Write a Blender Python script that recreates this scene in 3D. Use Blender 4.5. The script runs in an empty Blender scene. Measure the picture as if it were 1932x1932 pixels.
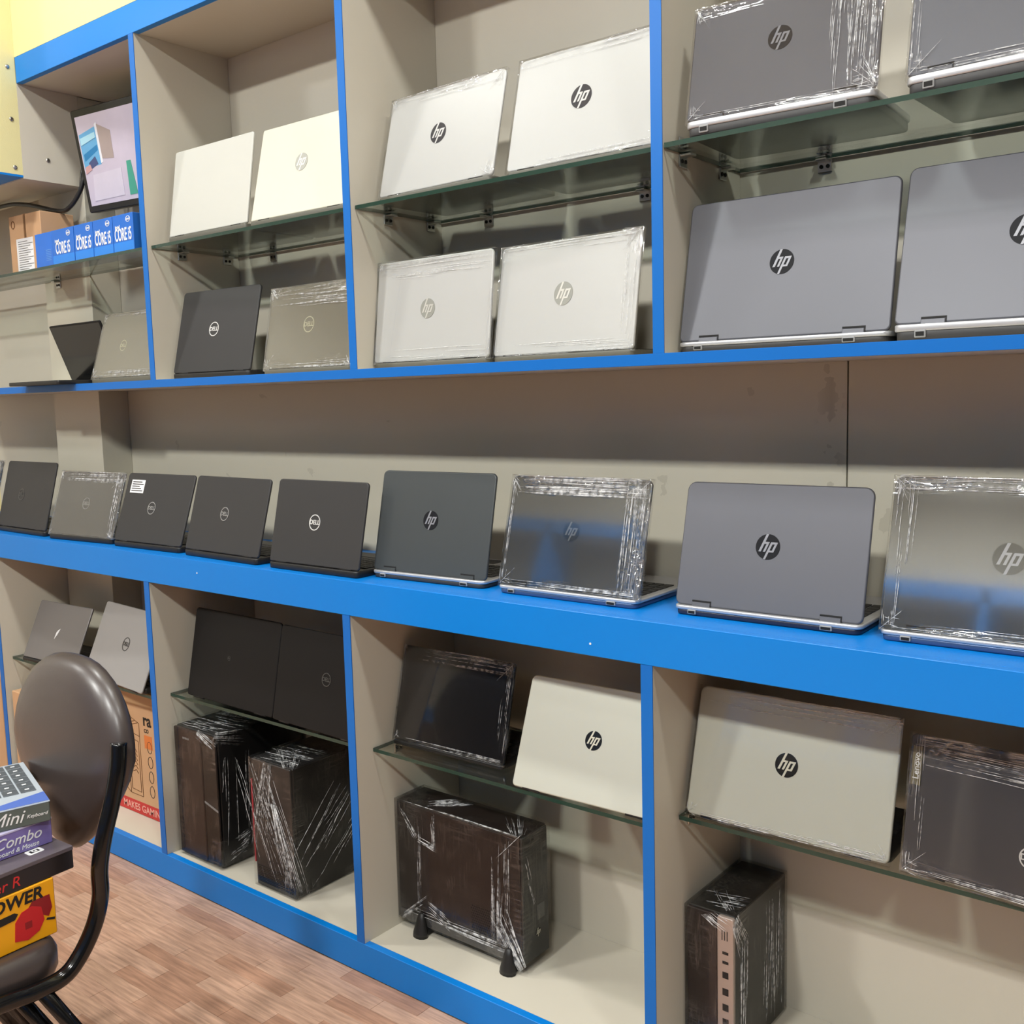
import bpy, math, random
from mathutils import Vector, Matrix
import numpy as np
random.seed(7)
S = bpy.context.scene
COL = S.collection

# ------------------------------------------------------------------ camera
CAM_POS = Vector((3.182267, -1.525075, 1.294995))
CR = Vector((0.781563, 0.623263, -0.026494)); CU = Vector((-0.050706, 0.105800, 0.993094)); CF = Vector((-0.621762, 0.774822, -0.114293))
cam = bpy.data.cameras.new('camera'); cam.sensor_width = 36.0; cam.lens = 1930.271 / 1932 * 36.0
cam.clip_start = 0.05; cam.clip_end = 50
camo = bpy.data.objects.new('camera', cam); COL.objects.link(camo)
camo.matrix_world = Matrix(((CR.x, CU.x, -CF.x, CAM_POS.x), (CR.y, CU.y, -CF.y, CAM_POS.y), (CR.z, CU.z, -CF.z, CAM_POS.z), (0, 0, 0, 1)))
S.camera = camo
# ------------------------------------------------------------------ world, exposure
W = bpy.data.worlds.new('world'); S.world = W; W.use_nodes = True
W.node_tree.nodes['Background'].inputs[0].default_value = (0.9, 0.92, 1.0, 1); W.node_tree.nodes['Background'].inputs[1].default_value = 0.05
S.view_settings.view_transform = 'Standard'; S.view_settings.look = 'None'; S.view_settings.gamma = 1.0
S.view_settings.use_curve_mapping = False
S.view_settings.exposure = -0.04
S.cycles.max_bounces = 5; S.cycles.diffuse_bounces = 2; S.cycles.glossy_bounces = 3; S.cycles.transmission_bounces = 2; S.cycles.transparent_max_bounces = 10; S.cycles.adaptive_threshold = 0.14; S.cycles.caustics_reflective = False; S.cycles.caustics_refractive = False
S.cycles.sample_clamp_indirect = 6.0
# ceiling fixtures: (x, y, size, watts); two rows of square panels plus one added lamp
LIGHTS = [(0.65, -0.63, .16, 17.0), (1.95, -0.63, .16, 17.0), (3.25, -0.63, .16, 17.0),
          (-1.2, -1.80, .24, 24.0), (0.5, -2.60, .24, 66.0), (2.1, -2.60, .24, 66.0), (3.7, -2.60, .24, 66.0)]  # the first on this line is added to brighten the left wall
LIGHT_COL = (0.99, 1.0, 0.965)
CEIL = 3.10

# ------------------------------------------------------------------ materials
def lin(c):
    return tuple(((v / 255) / 12.92 if v / 255 <= 0.04045 else ((v / 255 + 0.055) / 1.055) ** 2.4) for v in c)
MATS = {}
def mat(name, rgb, rough=0.5, metal=0.0, coat=0.0, coat_rough=0.03, var=0.06, vscale=9.0, bump=0.0, bscale=120.0, spec=0.5, emit=0.0):
    if name in MATS: return MATS[name]
    m = bpy.data.materials.new(name); m.use_nodes = True; nt = m.node_tree; b = nt.nodes['Principled BSDF']
    c = lin(rgb)
    b.inputs['Roughness'].default_value = rough; b.inputs['Metallic'].default_value = metal
    b.inputs['Coat Weight'].default_value = coat; b.inputs['Coat Roughness'].default_value = coat_rough
    b.inputs['Specular IOR Level'].default_value = spec
    tc = nt.nodes.new('ShaderNodeTexCoord')
    n = nt.nodes.new('ShaderNodeTexNoise'); n.inputs['Scale'].default_value = vscale; n.inputs['Detail'].default_value = 4
    nt.links.new(tc.outputs['Object'], n.inputs['Vector'])
    mx = nt.nodes.new('ShaderNodeMix'); mx.data_type = 'RGBA'
    mx.inputs[6].default_value = (c[0] * (1 - var), c[1] * (1 - var), c[2] * (1 - var), 1)
    mx.inputs[7].default_value = (min(1, c[0] * (1 + var)), min(1, c[1] * (1 + var)), min(1, c[2] * (1 + var)), 1)
    nt.links.new(n.outputs['Fac'], mx.inputs[0]); nt.links.new(mx.outputs[2], b.inputs['Base Color'])
    if emit > 0:
        b.inputs['Emission Color'].default_value = (*c, 1); b.inputs['Emission Strength'].default_value = emit
    if bump > 0:
        n2 = nt.nodes.new('ShaderNodeTexNoise'); n2.inputs['Scale'].default_value = bscale; n2.inputs['Detail'].default_value = 3
        nt.links.new(tc.outputs['Object'], n2.inputs['Vector'])
        bp = nt.nodes.new('ShaderNodeBump'); bp.inputs['Strength'].default_value = bump; bp.inputs['Distance'].default_value = 0.002
        nt.links.new(n2.outputs['Fac'], bp.inputs['Height']); nt.links.new(bp.outputs['Normal'], b.inputs['Normal'])
    MATS[name] = m; return m

def film(name, base=0.10, haze=0.16, freq=1.0, bstr=0.55):
    """thin clear stretch film: see-through, glossy, hazy where it is bunched into streaks (attributes eh, ev)"""
    m = bpy.data.materials.new(name); m.use_nodes = True; nt = m.node_tree; N = nt.nodes; L = nt.links
    for n in list(N): N.remove(n)
    out = N.new('ShaderNodeOutputMaterial'); tc = N.new('ShaderNodeTexCoord'); oi = N.new('ShaderNodeObjectInfo')
    add = N.new('ShaderNodeVectorMath'); add.operation = 'ADD'; L.new(tc.outputs['Object'], add.inputs[0])
    mul = N.new('ShaderNodeMath'); mul.operation = 'MULTIPLY'; mul.inputs[1].default_value = 37.0; L.new(oi.outputs['Random'], mul.inputs[0])
    L.new(mul.outputs[0], add.inputs[1])
    def noise(scale, detail=3, dist=0.6):
        mp = N.new('ShaderNodeMapping'); mp.inputs['Scale'].default_value = scale; L.new(add.outputs[0], mp.inputs['Vector'])
        n = N.new('ShaderNodeTexNoise'); n.inputs['Scale'].default_value = 1.0; n.inputs['Detail'].default_value = detail
        n.inputs['Distortion'].default_value = dist * .5; L.new(mp.outputs[0], n.inputs['Vector']); return n.outputs['Fac']
    def M(op, a, b=None, c=None):
        n = N.new('ShaderNodeMath'); n.operation = op
        for i, v in enumerate((a, b, c)):
            if v is None: continue
            if isinstance(v, (int, float)): n.inputs[i].default_value = v
            else: L.new(v, n.inputs[i])
        return n.outputs[0]
    def ridge(f):   # thin bright ridges of a noise
        a = M('ABSOLUTE', M('SUBTRACT', f, 0.5)); return M('POWER', M('SUBTRACT', 1.0, M('MINIMUM', M('MULTIPLY', a, 11.0), 1.0)), 2.0)
    eh = N.new('ShaderNodeAttribute'); eh.attribute_name = 'eh'; ev = N.new('ShaderNodeAttribute'); ev.attribute_name = 'ev'
    f = freq
    rh = ridge(noise((9 * f, 9 * f, 130 * f))); rv = ridge(noise((130 * f, 130 * f, 9 * f))); rg = ridge(noise((16 * f, 16 * f, 16 * f), 4, 2.0))
    sh = M('MULTIPLY', rh, eh.outputs['Fac']); sv = M('MULTIPLY', rv, ev.outputs['Fac'])
    edge = M('MAXIMUM', eh.outputs['Fac'], ev.outputs['Fac'])
    patch = M('MINIMUM', M('MAXIMUM', M('MULTIPLY', M('SUBTRACT', noise((11, 11, 11), 1, 0.0), 0.44), 7.0), 0.0), 1.0)   # the film is bunched only here and there
    st = M('MAXIMUM', sh, sv); st = M('MULTIPLY', M('MAXIMUM', st, M('MULTIPLY', M('MULTIPLY', rg, edge), 0.5)), patch)
    lowf = noise((5, 5, 5), 1, 0.0)
    hgt = M('ADD', M('MULTIPLY', st, 1.0), M('MULTIPLY', lowf, 0.10))
    bp = N.new('ShaderNodeBump'); bp.inputs['Strength'].default_value = bstr; bp.inputs['Distance'].default_value = 0.004; L.new(hgt, bp.inputs['Height'])
    tr = N.new('ShaderNodeBsdfTransparent'); tr.inputs[0].default_value = (0.985, 0.985, 0.98, 1)
    gl = N.new('ShaderNodeBsdfGlossy'); gl.inputs['Roughness'].default_value = 0.07; L.new(bp.outputs[0], gl.inputs['Normal'])
    df = N.new('ShaderNodeBsdfDiffuse'); df.inputs[0].default_value = (0.9, 0.9, 0.9, 1)
    m1 = N.new('ShaderNodeMixShader'); L.new(M('MINIMUM', M('MULTIPLY', st, haze * 2.2), 0.75), m1.inputs[0]); L.new(tr.outputs[0], m1.inputs[1]); L.new(df.outputs[0], m1.inputs[2])
    lw = N.new('ShaderNodeLayerWeight'); lw.inputs['Blend'].default_value = 0.25
    fac = M('MINIMUM', M('ADD', M('ADD', base, M('MULTIPLY', lw.outputs['Fresnel'], 0.5)), M('MULTIPLY', st, 0.45)), 0.9)
    m2 = N.new('ShaderNodeMixShader'); L.new(fac, m2.inputs[0]); L.new(m1.outputs[0], m2.inputs[1]); L.new(gl.outputs[0], m2.inputs[2])
    L.new(m2.outputs[0], out.inputs[0]); MATS[name] = m; return m

def glassmat(name, tint, refl=0.08):
    m = bpy.data.materials.new(name); m.use_nodes = True; nt = m.node_tree; N = nt.nodes; L = nt.links
    for n in list(N): N.remove(n)
    out = N.new('ShaderNodeOutputMaterial')
    tc = N.new('ShaderNodeTexCoord'); ns = N.new('ShaderNodeTexNoise'); ns.inputs['Scale'].default_value = 6; L.new(tc.outputs['Object'], ns.inputs['Vector'])
    mp = N.new('ShaderNodeMapRange'); mp.inputs[3].default_value = 0.015; mp.inputs[4].default_value = 0.04; L.new(ns.outputs['Fac'], mp.inputs[0])
    tr = N.new('ShaderNodeBsdfTransparent'); tr.inputs[0].default_value = (*tint, 1)
    gl = N.new('ShaderNodeBsdfGlossy'); L.new(mp.outputs[0], gl.inputs['Roughness'])
    lw = N.new('ShaderNodeLayerWeight'); lw.inputs['Blend'].default_value = 0.5
    pw = N.new('ShaderNodeMath'); pw.operation = 'POWER'; pw.inputs[1].default_value = 4.5; L.new(lw.outputs['Facing'], pw.inputs[0])
    a = N.new('ShaderNodeMath'); a.operation = 'MULTIPLY_ADD'; a.inputs[1].default_value = .95; a.inputs[2].default_value = refl; L.new(pw.outputs[0], a.inputs[0])
    mx = N.new('ShaderNodeMixShader'); L.new(a.outputs[0], mx.inputs[0]); L.new(tr.outputs[0], mx.inputs[1]); L.new(gl.outputs[0], mx.inputs[2])
    L.new(mx.outputs[0], out.inputs[0]); MATS[name] = m; return m

CREAM = mat('cream_laminate', (206, 199, 183), 0.42, var=0.02, vscale=3.0)
BLUE = mat('blue_laminate', (4, 124, 212), 0.36, var=0.03, vscale=5.0, spec=.35)
BLUE2 = mat('blue_edge_band', (16, 104, 188), 0.38, var=0.03, vscale=5.0, spec=.3)
YELLOW = mat('cream_yellow_paint', (226, 216, 160), 0.6, var=0.02, bump=0.15, bscale=300)
PALE = mat('pale_cream_paint', (226, 222, 210), 0.6, var=0.02)
DUSK = mat('dark_shop_front', (70, 72, 76), 0.4, var=0.05)
WHITE = mat('white_paint', (205, 203, 198), 0.6, var=0.02)
STEEL = mat('brushed_steel', (190, 188, 184), 0.28, metal=1.0)
DARKHOLE = mat('dark_hole', (14, 13, 12), 0.8)
BLACKP = mat('black_plastic', (24, 23, 23), 0.45, bump=0.1, bscale=600)
BLACKG = mat('black_gloss', (14, 14, 15), 0.12)
DKGREY = mat('dark_grey_plastic', (52, 51, 51), 0.5)
SILVER = mat('silver_aluminium', (200, 200, 202), 0.35, metal=0.55)
CHROME = mat('chrome', (225, 225, 225), 0.08, metal=1.0)
KEYS = mat('key_black', (30, 30, 31), 0.55)
WHITEINK = mat('white_ink', (235, 235, 235), 0.6, var=0.01)
GREYINK = mat('grey_ink', (150, 150, 150), 0.5, var=0.01)
BLACKINK = mat('black_ink', (20, 18, 17), 0.6, var=0.01)
REDINK = mat('red_ink', (205, 45, 45), 0.55, var=0.03)
CARD = mat('brown_cardboard', (202, 160, 120), 0.85, var=0.05, vscale=14, bump=0.1, bscale=400)
CARDLINE = mat('cardboard_print', (120, 82, 48), 0.85, var=0.03)
FILM = film('stretch_film', 0.04, 0.10)
FILMG = film('stretch_film_glossy', 0.17, 0.10)
FILMPC = film('stretch_film_tower', 0.012, 0.02, 0.7, 0.4)
GLASS = glassmat('shelf_glass', (0.92, 0.965, 0.94), 0.04)
GLASSEDGE = mat('glass_edge', (34, 60, 50), 0.12, var=0.05)

# ------------------------------------------------------------------ mesh helpers
class MB:
    def __init__(s): s.v = []; s.f = []; s.m = []; s.sm = []
    def face(s, idx, mi=0, smooth=False): s.f.append(tuple(idx)); s.m.append(mi); s.sm.append(smooth)
    def box(s, x0, x1, y0, y1, z0, z1, mi=0, M=None, c=0.0):
        """box, with its edges chamfered by c"""
        if c <= 0:
            P = [(x, y, z) for z in (z0, z1) for y in (y0, y1) for x in (x0, x1)]
            F = [(0, 2, 3, 1), (4, 5, 7, 6), (0, 1, 5, 4), (1, 3, 7, 5), (3, 2, 6, 7), (2, 0, 4, 6)]
        else:
            c = min(c, (x1 - x0) * .49, (y1 - y0) * .49, (z1 - z0) * .49)
            P = []; ix = {}
            for sx, X in ((-1, x0), (1, x1)):
                for sy, Y in ((-1, y0), (1, y1)):
                    for sz, Z in ((-1, z0), (1, z1)):
                        for a in range(3):
                            p = [X - sx * c, Y - sy * c, Z - sz * c]; p[a] = (X, Y, Z)[a]
                            ix[(sx, sy, sz, a)] = len(P); P.append(tuple(p))
            F = []
            for a in range(3):
                b, d = [(1, 2), (2, 0), (0, 1)][a]
                for sg in (-1, 1):
                    q = []
                    for sb, sd in ((-1, -1), (1, -1), (1, 1), (-1, 1)):
                        k = [0, 0, 0]; k[a] = sg; k[b] = sb; k[d] = sd; q.append(ix[(*k, a)])
                    F.append(tuple(q if sg > 0 else q[::-1]))
            for a in range(3):
                b, d = [(1, 2), (2, 0), (0, 1)][a]
                for sb in (-1, 1):
                    for sd in (-1, 1):
                        def K(sa, which):
                            k = [0, 0, 0]; k[a] = sa; k[b] = sb; k[d] = sd; return ix[(*k, which)]
                        q = [K(-1, b), K(1, b), K(1, d), K(-1, d)]
                        F.append(tuple(q if sb * sd < 0 else q[::-1]))
            for sx in (-1, 1):
                for sy in (-1, 1):
                    for sz in (-1, 1):
                        q = [ix[(sx, sy, sz, a)] for a in range(3)]
                        F.append(tuple(q if sx * sy * sz > 0 else q[::-1]))
        o = len(s.v)
        for p in P: s.v.append(tuple(M @ Vector(p)) if M is not None else p)
        for f in F: s.face([o + i for i in f], mi)
        return s
    def loops(s, loops, mi=0, cap=True, smooth=True, closed=True):
        """skin a list of equal-length closed loops of points"""
        o = len(s.v); n = len(loops[0])
        for l in loops: s.v += [tuple(p) for p in l]
        for k in range(len(loops) - 1):
            for i in range(n if closed else n - 1):
                j = (i + 1) % n
                s.face([o + k * n + i, o + k * n + j, o + (k + 1) * n + j, o + (k + 1) * n + i], mi, smooth)
        if cap:
            s.face([o + i for i in range(n)][::-1], mi); e = o + (len(loops) - 1) * n
            s.face([e + i for i in range(n)], mi)
        return s
    def tube(s, pts, r, n=10, mi=0, cap=True):
        pts = [Vector(p) for p in pts]; L = []; up = Vector((0, 0, 1)); prev = None
        for i, p in enumerate(pts):
            t = (pts[min(i + 1, len(pts) - 1)] - pts[max(i - 1, 0)]).normalized()
            if prev is None:
                a = t.cross(up)
                if a.length < 1e-3: a = t.cross(Vector((1, 0, 0)))
            else: a = prev - t * prev.dot(t)
            a.normalize(); prev = a; b = t.cross(a)
            rr = r[i] if isinstance(r, (list, tuple)) else r
            L.append([p + (a * math.cos(2 * math.pi * k / n) + b * math.sin(2 * math.pi * k / n)) * rr for k in range(n)])
        return s.loops(L, mi, cap)
    def poly(s, pts, z0, z1, mi=0, ax='xz'):
        """flat polygon with thickness. ax xz: pts are (x,z), thickness along y"""
        def P(p, t): return (p[0], t, p[1]) if ax == 'xz' else ((t, p[0], p[1]) if ax == 'yz' else (p[0], p[1], t))
        return s.loops([[P(p, z0) for p in pts], [P(p, z1) for p in pts]], mi, True, False)
    def mesh(s, name, mats):
        me = bpy.data.meshes.new(name); me.from_pydata(s.v, [], s.f)
        for m in (mats if isinstance(mats, (list, tuple)) else [mats]): me.materials.append(m)
        if any(s.m): me.polygons.foreach_set('material_index', s.m)
        me.polygons.foreach_set('use_smooth', s.sm)
        import bmesh as _b
        bm = _b.new(); bm.from_mesh(me); _b.ops.recalc_face_normals(bm, faces=bm.faces); bm.to_mesh(me); bm.free()
        me.update(); return me
    def build(s, name, mats, parent=None, loc=(0, 0, 0), rot=(0, 0, 0), scale=None):
        return link(name, s.mesh(name, mats), parent, loc, rot, scale)

def link(name, data, parent=None, loc=(0, 0, 0), rot=(0, 0, 0), scale=None):
    o = bpy.data.objects.new(name, data); COL.objects.link(o); o.location = loc; o.rotation_euler = rot
    if scale is not None: o.scale = scale
    if parent is not None: o.parent = parent
    return o
def empty(name, loc, rz=0.0):
    o = bpy.data.objects.new(name, None); COL.objects.link(o); o.location = loc; o.rotation_euler = (0, 0, rz)
    o.empty_display_size = 0.05; return o
def tag(o, label, cat, group=None):
    o['label'] = label; o['category'] = cat
    if group: o['group'] = group
    return o
def struct(o, label=None):
    o['kind'] = 'structure'
    if label: o['label'] = label
    return o
def arc(cx, cz, r, a0, a1, n):
    return [(cx + r * math.cos(a0 + (a1 - a0) * i / n), cz + r * math.sin(a0 + (a1 - a0) * i / n)) for i in range(n + 1)]
def rrect(x0, x1, z0, z1, r, n=5, rb=None):
    rb = r if rb is None else rb
    h = math.pi / 2
    return arc(x1 - rb, z0 + rb, rb, -h, 0, n) + arc(x1 - r, z1 - r, r, 0, h, n) + arc(x0 + r, z1 - r, r, h, 2 * h, n) + arc(x0 + rb, z0 + rb, rb, 2 * h, 3 * h, n)
def slab(mb, x0, x1, z0, z1, y0, y1, r, e, mi=0, rb=None, ax='xz'):
    """rounded rectangle plate with softened rims"""
    def P(p, t): return (p[0], t, p[1]) if ax == 'xz' else ((p[0], p[1], t) if ax == 'xy' else (t, p[0], p[1]))
    L = []
    for t, i in ((y0, e), (y0 + e * .3, e * .3), (y0 + e, 0), (y1 - e, 0), (y1 - e * .3, e * .3), (y1, e)):
        L.append([P(p, t) for p in rrect(x0 + i, x1 - i, z0 + i, z1 - i, max(r - i, 1e-4), 5, None if rb is None else max(rb - i, 1e-4))])
    return mb.loops(L, mi, True, True)
TXT = {}
def text_mesh(s, size, mats, shear=0.0, ext=0.0002, bold=0.0, align='CENTER'):
    k = (s, size, shear, ext, bold, align, mats.name)
    if k in TXT: return TXT[k]
    c = bpy.data.curves.new('lettering', 'FONT'); c.body = s; c.size = size; c.shear = shear; c.extrude = ext; c.offset = bold
    c.align_x = align; c.align_y = 'CENTER'; c.resolution_u = 3
    o = bpy.data.objects.new('lettering', c); COL.objects.link(o)
    dg = bpy.context.evaluated_depsgraph_get(); me = bpy.data.meshes.new_from_object(o.evaluated_get(dg))
    bpy.data.objects.remove(o); bpy.data.curves.remove(c)
    me.materials.clear(); me.materials.append(mats); TXT[k] = me; return me
HP_ = math.pi / 2

# ------------------------------------------------------------------ dimensions of the place
BW = 0.762
DU = {1: 0.7675, 2: 1.5330, 3: 2.2860, 4: 3.048, 5: 3.81}      # upper dividers
DL = {0: -0.125, 1: 0.7503, 2: 1.5279, 3: 2.2849, 4: 3.048, 5: 3.81}   # lower dividers
T = 0.0216; TL = 0.0231
ZS1, ZS0 = 1.3572, 1.3374        # main upper shelf
ZT0, ZT1 = 2.2229, 2.2942        # top fascia
ZC1, ZC0 = 0.9044, 0.8278        # counter
ZF = 0.0739                      # lower bay floor
YB = 0.285                       # back panel
YL = -0.0505                     # front of the lower unit
XL0, XR = -0.76, 3.83
ZG = 1.700                       # top of upper glass shelves
ZLB = {1: 0.4965, 2: 0.5168, 3: 0.5165, 4: 0.5335}
X0R, X1R, Y0R, Y1R = -2.30, 5.3, -3.9, 0.36

# ------------------------------------------------------------------ room shell
def floor_material():
    m = bpy.data.materials.new('floor_boards'); m.use_nodes = True; nt = m.node_tree; b = nt.nodes['Principled BSDF']
    tc = nt.nodes.new('ShaderNodeTexCoord'); br = nt.nodes.new('ShaderNodeTexBrick')
    br.inputs['Scale'].default_value = 1; br.inputs['Brick Width'].default_value = .24; br.inputs['Row Height'].default_value = .042; br.inputs['Mortar Size'].default_value = .0006
    br.inputs['Color1'].default_value = (*lin((200, 162, 138)), 1); br.inputs['Color2'].default_value = (*lin((186, 146, 122)), 1); br.inputs['Mortar'].default_value = (*lin((140, 100, 80)), 1)
    nt.links.new(tc.outputs['Object'], br.inputs['Vector']); nt.links.new(br.outputs['Color'], b.inputs['Base Color']); b.inputs['Roughness'].default_value = .42
    return m
fl = MB().box(X0R, X1R, Y0R, Y1R, -0.10, -0.003).build('floor', floor_material()); struct(fl, 'brown wood-strip floor')
def plank_material(i, rgb):
    m = bpy.data.materials.new('wood_strip'); m.use_nodes = True; nt = m.node_tree; b = nt.nodes['Principled BSDF']; L = nt.links
    tc = nt.nodes.new('ShaderNodeTexCoord'); oi = nt.nodes.new('ShaderNodeObjectInfo')
    ad = nt.nodes.new('ShaderNodeVectorMath'); ad.operation = 'ADD'; L.new(tc.outputs['Object'], ad.inputs[0]); L.new(oi.outputs['Location'], ad.inputs[1])
    mp = nt.nodes.new('ShaderNodeMapping'); mp.inputs['Scale'].default_value = (11, 150, 20); L.new(ad.outputs[0], mp.inputs[0])
    ns = nt.nodes.new('ShaderNodeTexNoise'); ns.inputs['Scale'].default_value = 1; ns.inputs['Detail'].default_value = 5; L.new(mp.outputs[0], ns.inputs['Vector'])
    cr = nt.nodes.new('ShaderNodeValToRGB'); c = lin(rgb)
    cr.color_ramp.elements[0].position = .3; cr.color_ramp.elements[1].position = .72
    cr.color_ramp.elements[0].color = (c[0] * .62, c[1] * .59, c[2] * .57, 1); cr.color_ramp.elements[1].color = (c[0] * 1.1, c[1] * 1.08, c[2] * 1.06, 1)
    L.new(ns.outputs['Fac'], cr.inputs[0]); L.new(cr.outputs[0], b.inputs['Base Color']); b.inputs['Roughness'].default_value = .4
    return m
PLK = [plank_material(i, c) for i, c in enumerate([(206, 168, 144), (201, 162, 138), (196, 155, 130), (204, 166, 141), (188, 146, 121)])]
pm = [MB().box(-.1196, .1196, -.0208, .0208, -.003, 0, c=.0004).mesh('plank', m) for m in PLK]
row = 0; y = -.0725
while y > -1.3:
    x = -.30 + (row * .143) % .24
    # the stretch of floor in view narrows towards the room: from the plinth to beside the chair
    while x < 2.15:
        if (x > .05 and x < 2.05 - .1 * (row % 2)) and x > .15 - y * .6: link('plank', random.choice(pm), fl, (x, y, 0))
        x += .24
    row += 1; y -= .042
cl = MB().box(X0R, X1R, Y0R, Y1R, CEIL, CEIL + .1).build('ceiling', WHITE); struct(cl)
wb = MB().box(X0R, X1R, YB + .018, Y1R + .08, 0, CEIL).build('wall_back', YELLOW); struct(wb, 'cream yellow wall behind the shelving')
def panel_material():
    m = mat('wall_panel_laminate', (203, 197, 179), 0.45, var=0.02, vscale=3.0); nt = m.node_tree; b = nt.nodes['Principled BSDF']; L = nt.links
    tc = nt.nodes.new('ShaderNodeTexCoord'); sp = nt.nodes.new('ShaderNodeSeparateXYZ'); L.new(tc.outputs['Object'], sp.inputs[0])
    def M(op, a, c=None):
        n = nt.nodes.new('ShaderNodeMath'); n.operation = op
        for i, v in enumerate((a, c)):
            if v is None: continue
            if isinstance(v, (int, float)): n.inputs[i].default_value = v
            else: L.new(v, n.inputs[i])
        return n.outputs[0]
    near = M('MAXIMUM', M('SUBTRACT', 1.0, M('MULTIPLY', M('ABSOLUTE', M('SUBTRACT', sp.outputs[0], 2.475)), 30.0)), 0.0)   # scuffed strip beside the joint
    ns = nt.nodes.new('ShaderNodeTexNoise'); ns.inputs['Scale'].default_value = 26; ns.inputs['Detail'].default_value = 3; L.new(tc.outputs['Object'], ns.inputs['Vector'])
    ns2 = nt.nodes.new('ShaderNodeTexNoise'); ns2.inputs['Scale'].default_value = 11; ns2.inputs['Detail'].default_value = 5; L.new(tc.outputs['Object'], ns2.inputs['Vector'])
    s1 = M('MULTIPLY', near, M('GREATER_THAN', ns.outputs['Fac'], .56)); s2 = M('MULTIPLY', M('GREATER_THAN', ns2.outputs['Fac'], .70), .6)
    mask = M('MULTIPLY', M('MINIMUM', M('ADD', s1, s2), 1.0), .28)
    old = b.inputs['Base Color'].links[0].from_socket
    mx = nt.nodes.new('ShaderNodeMix'); mx.data_type = 'RGBA'; L.new(mask, mx.inputs[0]); L.new(old, mx.inputs[6]); mx.inputs[7].default_value = (*lin((96, 86, 66)), 1)
    L.new(mx.outputs[2], b.inputs['Base Color']); return m
PANEL = panel_material()
for x0, x1 in ((XL0, 2.5035), (2.5065, XR)):
    MB().box(x0, x1, YB, YB + .018, ZC0, 1.346).build('wall_panel', PANEL, wb)
for z0, z1 in ((0, ZC0 - .0005), (1.3465, ZT1)): MB().box(XL0, XR, YB, YB + .018, z0, z1).build('wall_panel', CREAM, wb)
pl = MB().box(-.112, .167, .185, YB - .0005, ZF, ZT0, c=.001).build('pillar', PANEL); struct(pl, 'boxed-in cream pillar standing against the back wall')
wl = MB().box(X0R - .1, X0R, Y0R, Y1R, 0, CEIL).build('wall_left', PALE); struct(wl)
wr = MB().box(X1R, X1R + .1, Y0R, Y1R, 0, CEIL).build('wall_right', DUSK); struct(wr)
wf = MB().box(X0R, X1R, Y0R - .1, Y0R, 0, CEIL).build('wall_front', PALE); struct(wf)
# boxed header that comes forward from the shelving's left end, blue on its underside, screwed along its edge
bk = MB().box(.1675, X1R, .0005, YB + .0175, ZT1 + .0005, CEIL).build('trim_2', YELLOW); struct(bk, 'cream yellow bulkhead above the blue top fascia')
hd = MB().box(X0R, .1675, -.20, .0003, 1.966, CEIL).build('trim_1', YELLOW); struct(hd, 'cream yellow boxed header with screws along its edge')
MB().box(X0R, .1675, -.20, .0003, 1.960, 1.966).build('underside_board', BLUE, hd)
scr = MB().tube([(0, 0, 0), (.002, 0, 0), (.0025, 0, 0)], [.006, .006, .003], 10).mesh('screw', STEEL)
for z in (2.265, 2.12, 1.985): link('screw', scr, hd, (.1675, -.022, z))

# ceiling lights
def ceiling_light(x, y, sz, watts, lab):
    t = empty('ceiling_light', (x, y, CEIL)); h = sz / 2
    m = MB(); m.box(-h - .012, h + .012, -h - .012, -h, -.025, 0); m.box(-h - .012, h + .012, h, h + .012, -.025, 0); m.box(-h - .012, -h, -h, h, -.025, 0); m.box(h, h + .012, -h, h, -.025, 0)
    m.build('frame', WHITE, t)
    MB().box(-h, h, -h, h, -.018, -.012).build('diffuser', mat('lit_diffuser', (255, 250, 240), .6, emit=6.0), t)
    l = bpy.data.lights.new('panel_light', 'AREA'); l.shape = 'SQUARE'; l.size = sz; l.energy = watts; l.color = LIGHT_COL
    lo = bpy.data.objects.new('panel_light', l); COL.objects.link(lo); lo.parent = t; lo.location = (0, 0, -.03)
    tag(t, lab, 'light', 'square ceiling light panels')
for i, (x, y, sz, w) in enumerate(LIGHTS):
    ceiling_light(x, y, sz, w, 'small square ceiling light close to the shelving, ' + ('at its left end', 'at its middle', 'at its right end')[i] if i < 3 else
                  'larger square ceiling light over the shop aisle, ' + ('leftmost one, added to brighten the left wall', 'second from the left', 'second from the right', 'rightmost one')[i - 3])

# ------------------------------------------------------------------ upper shelving unit
ue = empty('display_shelving', (0, 0, ZS0))
tag(ue, 'cream wall shelving with blue edging, upper unit hung above the counter', 'shelving')
def upart(name, mb, m): o = mb.build(name, m, ue); o.location = (0, 0, -ZS0); return o
upart('bottom_shelf', MB().box(XL0, XR, .001, YB - .0005, ZS0 + .0005, ZS1), CREAM)
upart('shelf_edging', MB().box(XL0, XR, -.001, .001, ZS0, ZS1, c=.0004), BLUE2)
upart('top_panel', MB().box(.1675, XR, .018, YB - .0005, ZT0 + .001, ZT0 + .019), CREAM)
upart('top_fascia', MB().box(.1700, XR, 0, .018, ZT0, ZT1, c=.0008), BLUE)
for k, x in DU.items():
    d = upart('divider', MB().box(x - T / 2 + .0003, x + T / 2 - .0003, .001, YB - .001, ZS1 + .0002, ZT0 + .0008), CREAM)
    MB().box(x - T / 2, x + T / 2, -.0008, .001, ZS1 + .0002, ZT0 - .0002).build('edging', BLUE2, d)
# short boxed side panel at the left end (carries the screw), with its underside
sp_ = upart('end_panel', MB().box(XL0, .1680, .0005, .1845, 1.957, ZT0), CREAM)
link('screw', scr, sp_, (.168, .078, 2.02))
upart('left_top_board', MB().box(XL0, .1700, .002, .1845, ZT0 + .0005, ZT1), CREAM)

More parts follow.
